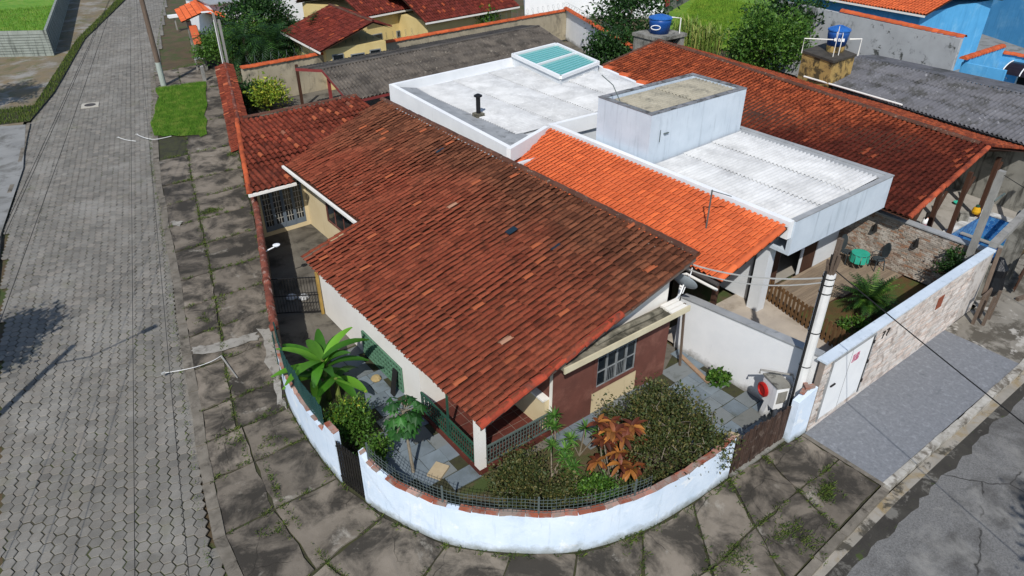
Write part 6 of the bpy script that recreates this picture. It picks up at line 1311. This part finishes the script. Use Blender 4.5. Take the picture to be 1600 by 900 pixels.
def patio_chair(loc, rot, lab):
    t = thing('patio_chair', loc, lab, 'chair', 'dark patio chairs'); L = Vector(loc); Rz = Matrix.Rotation(rot, 3, 'Z')
    def P_(m_): m_.v = [tuple(Rz @ Vector(v)+L) for v in m_.v]; return m_
    P_(MB().lathe((0, 0, .42), [(.22, 0), (.23, .03), (.2, .05)], 14)).build('seat', m_iron, t); b = MB(); pts = [Vector((.2*math.cos(a), -.2+.02, .75+.3*math.sin(a))) for a in [i*.5236 for i in range(12)]]; 
    b.add([(0.2*math.cos(i*.5236), -.2-.1*(math.sin(i*.5236)*.5+.5), .78+.32*math.sin(i*.5236)) for i in range(12)]+[(0.2*math.cos(i*.5236), -.17-.1*(math.sin(i*.5236)*.5+.5), .78+.32*math.sin(i*.5236)) for i in range(12)], [tuple(range(12)), tuple(range(23, 11, -1))]+[(i, (i+1) % 12, 12+(i+1) % 12, 12+i) for i in range(12)]); P_(b).build('backrest', m_iron, t)
    for (sx, sy) in ((-1, -1), (1, -1), (-1, 1), (1, 1)): P_(MB().beam((sx*.2, sy*.2, 0), (sx*.16, sy*.16, .43), .03)).build('leg', m_iron, t)
    for s in (-1, 1): P_(MB().tube([(s*.2, -.2, .62), (s*.27, .0, .64), (s*.23, .16, .62), (s*.2, .17, .44)], .015, 6)).build('armrest', m_iron, t)
patio_chair((25.75, 10.3, .06), math.radians(60), 'dark oval-backed patio chair right of the teal table'); patio_chair((25.3, 11.35, .06), math.radians(170), 'dark oval-backed patio chair behind the teal table, near the house')
# child by the pool
def person(loc):
    t = thing('person', loc, 'small child with dark hair, white top and pink skirt crouching on the pool terrace', 'person'); L = Vector(loc)
    J = {'pel': (0, 0, .22), 'sp': (.05, 0, .38), 'ch': (.12, 0, .5), 'nk': (.16, 0, .57), 'hd': (.2, 0, .64), 'ht': (.22, 0, .74),
         'hl': (.02, .08, .21), 'kl': (.24, .11, .27), 'al': (.1, .11, .05), 'tl': (.22, .11, .02), 'hr': (.02, -.08, .21), 'kr': (.24, -.11, .27), 'ar': (.1, -.11, .05), 'tr': (.22, -.11, .02),
         'sl': (.13, .11, .5), 'el': (.25, .15, .4), 'wl': (.36, .1, .33), 'hal': (.41, .08, .3), 'sr': (.13, -.11, .5), 'er': (.25, -.15, .38), 'wr': (.36, -.1, .28), 'har': (.41, -.08, .25)}
    Rd = dict(pel=.085, sp=.08, ch=.085, nk=.035, hd=.07, ht=.075, hl=.065, kl=.05, al=.032, tl=.03, hr=.065, kr=.05, ar=.032, tr=.03, sl=.04, el=.03, wl=.022, hal=.025, sr=.04, er=.03, wr=.022, har=.025)
    E = [('pel', 'sp'), ('sp', 'ch'), ('ch', 'nk'), ('nk', 'hd'), ('hd', 'ht'), ('pel', 'hl'), ('hl', 'kl'), ('kl', 'al'), ('al', 'tl'), ('pel', 'hr'), ('hr', 'kr'), ('kr', 'ar'), ('ar', 'tr'), ('ch', 'sl'), ('sl', 'el'), ('el', 'wl'), ('wl', 'hal'), ('ch', 'sr'), ('sr', 'er'), ('er', 'wr'), ('wr', 'har')]
    ks = list(J); me = bpy.data.meshes.new('body'); me.from_pydata([J[k] for k in ks], [(ks.index(a), ks.index(b)) for a, b in E], []); me.materials.append(mat('skin', 'a8745a', '9c6a52', 4, bump=0))
    o = link('body', me, t); sk_ = o.modifiers.new('Skin', 'SKIN'); o.modifiers.new('Sub', 'SUBSURF').levels = 1
    for v, k in zip(me.skin_vertices[0].data, ks): v.radius = (Rd[k], Rd[k]); v.use_root = (k == 'pel')
    MB().lathe((L.x+.2, L.y, L.z+.63), [(.07, -.06), (.095, 0), (.1, .08), (.06, .14), (.01, .155)], 12).build('hair', mat('black_hair', '17120f', '120e0c', 5), t, True)
    MB().tube([(L.x+.12, L.y, L.z+.72), (L.x+.06, L.y, L.z+.6), (L.x+.02, L.y, L.z+.45)], .07, 8, .03).build('long_hair', MATS['black_hair'], t, True)
    MB().tube([(L.x+.02, L.y, L.z+.3), (L.x+.07, L.y, L.z+.42), (L.x+.13, L.y, L.z+.54)], .115, 10, .1).build('top', m_wash2, t, True)
    MB().lathe((L.x+.02, L.y, L.z+.1), [(.19, 0), (.14, .12), (.11, .2)], 12).build('skirt', mat('pink_cloth', 'b83a78', 'a83068', 3), t, True)
person((30.5, 10.85, .015))
q = at(1506, 310, 0); 
t = thing('teal_bowl', (33.0, 12.0, .015), 'small teal bowl on the pool terrace', 'bowl'); q = at(1496, 320, 0); MB().lathe((q.x, q.y, .015), [(.1, 0), (.2, .12), (.21, .12), (.1, .03)], 12).build('bowl', m_teal, t)
t = thing('yellow_toy_jug', (33.0, 10.0, .33), 'yellow and green toy jug on the pool rim', 'toy'); q = at(1524, 333, .33); MB().lathe((q.x, q.y, .33), [(.15, 0), (.18, .1), (.14, .25), (.06, .3)], 12).build('jug', mat('yellow_plastic', 'd0a020', 'c09018', 3, rough=.4), t); MB().lathe((q.x, q.y, .63), [(.08, 0), (.08, .08)], 10).build('cap', m_green, t)
t = thing('pool_filter_box', (31.6, 10.3, .015), 'small pale box beside the pool', 'box'); q = at(1503, 345, 0); MB().obox((q.x, q.y, .19), (.5, .35, .35), .5).build('box', m_block, t)
lp = thing('street_lamp_pole', (-4.9, 18.9, 0), 'lamp pole left of the paved street, outside the picture', 'pole'); MB().tube([(-4.9, 18.9, 0), (-4.9, 18.9, 7)], .14, 10, .1).build('shaft', m_conc, lp); MB().tube([(-4.9, 18.9, 6.0), (-4.1, 18.4, 6.3), (-2.3, 18.8, 6.4)], .03, 6).build('arm', m_wire, lp); MB().obox((-2.2, 18.82, 6.38), (.5, .2, .1), .2).build('lamp_head', m_wire, lp)
# right edge: posts, gate, beam, tarp
t = thing('concrete_post', (26.05, 7.5, 0), 'tall square concrete post behind the end of the stone-clad wall', 'post'); MB().prism([(25.98, 7.4), (26.18, 7.4), (26.18, 7.6), (25.98, 7.6)], 0, 4.95).build('post', m_conc, t); MB().beam((26.08, 7.4, 3.9), (26.5, 7.3, 4.1), .05).build('bracket', m_wire, t)
t = thing('roof_prop', (33.5, 7.8, 0), 'slanting timber prop beside the pool at the right edge', 'prop'); MB().beam((32.3, 8.0, .3), (33.8, 7.6, 3.6), .15, .12).build('prop', m_pole, t)
sw = thing('far_side_wall', (34, 7.4, 0), 'grey rendered wall beyond the pool at the right edge', 'wall'); poly_wall(sw, [(36.6, 13), (36.6, 6.4), (45, 6.0)], [2.9, 2.9, 2.9], .18, m_block, inward=1); 
t = thing('yard_wall_stub', (28.2, 7.2, 0), 'concrete-capped wall stub between the pool and the slatted brown gate', 'wall'); BOX(26.9, 27.1, 6.9, 8.6, 0, 1.3).build('wall', m_block, t); BOX(29.05, 29.25, 6.8, 7.4, 0, 2.64).build('pier', m_block, t); b = MB(); b.beam((25.75, 6.85, 2.57), (29.3, 7.15, 2.75), .24, .2); b.build('beam', m_conc, t)
t = thing('black_tarp_bundle', (27.5, 7.1, 0), 'black plastic-wrapped bundle beside the slatted brown gate', 'bundle'); MB().lathe((27.45, 6.9, 0), [(.3, 0), (.42, .3), (.33, .8), (.36, 1.1), (.12, 1.45)], 9).build('bundle', mat('black_plastic', '15171c', '101216', 4, rough=.35, bump=.8, bscale=9), t)
bgx = thing('brown_slatted_gate', (28.5, 6.5, 0), 'dark brown slatted wooden gate standing open at the right edge', 'gate'); a, c = Vector((27.95, 6.25)), Vector((29.6, 6.55))
for i in range(9): p_ = a+(c-a)*((i+.5)/9); MB().obox((p_.x, p_.y, .82), (.13, .03, 1.35+.06*(i % 2)), math.atan2(c.y-a.y, c.x-a.x)).build('slat', m_wood, bgx)
b = MB()
for z in (.3, .8, 1.3): b.beam((a.x, a.y+.03, z), (c.x, c.y+.03, z), .04, .11)
b.build('rail', m_wood, bgx); b = MB(); b.beam((27.7, 6.0, .06), (28.9, 5.75, .06), .12); b.build('ground_sill', m_pole, bgx)
tr = thing('timber_trestle', (25.3, 6.35, 0), 'rough timber trestle against the end of the stone-clad wall', 'trestle')
for (x, y) in ((24.9, 6.3), (25.5, 6.35), (25.1, 6.05), (25.65, 6.1)): MB().beam((x, y, 0), (x+.02, y, 1.15), .09).build('leg', m_pole, tr)
b = MB(); b.beam((24.85, 6.3, 1.1), (25.6, 6.35, 1.12), .06, .12); b.beam((25.05, 6.05, .6), (25.7, 6.1, .62), .05, .12); b.build('rail', m_pole, tr)
t = thing('leaning_rail', (25.5, 6.6, 0), 'pale timber rail leaning against the end of the stone-clad wall', 'rail'); MB().beam((25.35, 6.45, .9), (25.75, 6.62, 2.55), .12, .1).build('rail', m_pole, t)
BOX(24.4, 25.7, 6.74, 6.9, 0, 2.4).build('wall_end', m_strip, pw); BOX(24.45, 25.72, 6.68, 6.98, 2.4, 2.46).build('coping_end', m_nblue, pw)
# ---------------------------------------------------------------- cables
def cable(name, pts, r, m, label, sag=.3, group=None):
    out = []
    for a, c in zip(pts, pts[1:]):
        a, c = Vector(a), Vector(c); n = 10
        for i in range(n): t = i/n; out.append(a.lerp(c, t)-Vector((0, 0, sag*4*t*(1-t))))
    out.append(Vector(pts[-1])); b = MB(); b.tube(out, r, 5); o = b.build(name, m); return tag(o, label, 'cable', group)
hp = Vector((14.5, 10.6, 4.2))
cable('service_cable', [WP+Vector((-.15, .05, -.1)), (14.55, 11.2, 3.95)], .022, m_cablew, 'upper pale service cable from the white pole to the corner house', .25, 'pale service cables')
cable('service_cable', [WP+Vector((-.15, 0, -.2)), (14.6, 11.3, 3.75)], .018, m_cablew, 'lower pale service cable from the white pole to the corner house', .35, 'pale service cables')
e1, e2 = at(1600, 660, 4.6), at(1600, 622, 4.6)
cable('street_cable', [WP+Vector((.1, 0, .1)), e1+(e1-WP)*.8], .014, m_cable, 'black cable crossing from the white pole over the gravel forecourt to the lower right edge', .1, 'street cables at right')
cable('street_cable', [(26.1, 7.5, 4.85), at(1600, 420, 4.2)+Vector((3, -3, 0))], .012, m_cable, 'black cable running right from the tall concrete post', .1, 'street cables at right')
PT = Vector((POLE.x, POLE.y, 8.3))
for k, (a, lab) in enumerate((((.37, 9.2, 7.2), 'left of two cables running over the paved street towards the camera'), ((.85, 9.0, 7.2), 'right of two cables running over the paved street towards the camera'))):
    A = Vector(a); d = (PT-A); cable('overhead_cable', [PT+Vector((.15*k, 0, 0)), A, A-d*.5], .0045, m_cable, lab, .0, 'overhead cables along the paved street')
for k, (px, py) in enumerate(((70, 215), (30, 290), (85, 250))):
    E_ = at(px, py, 5.0); d = E_-PT; cable('drop_cable', [PT, PT+d*1.9], .009, m_cable, 'thin cable fanning left from the street pole, %s of three' % ('upper', 'lowest', 'middle')[k], .2, 'cables fanning from the street pole')
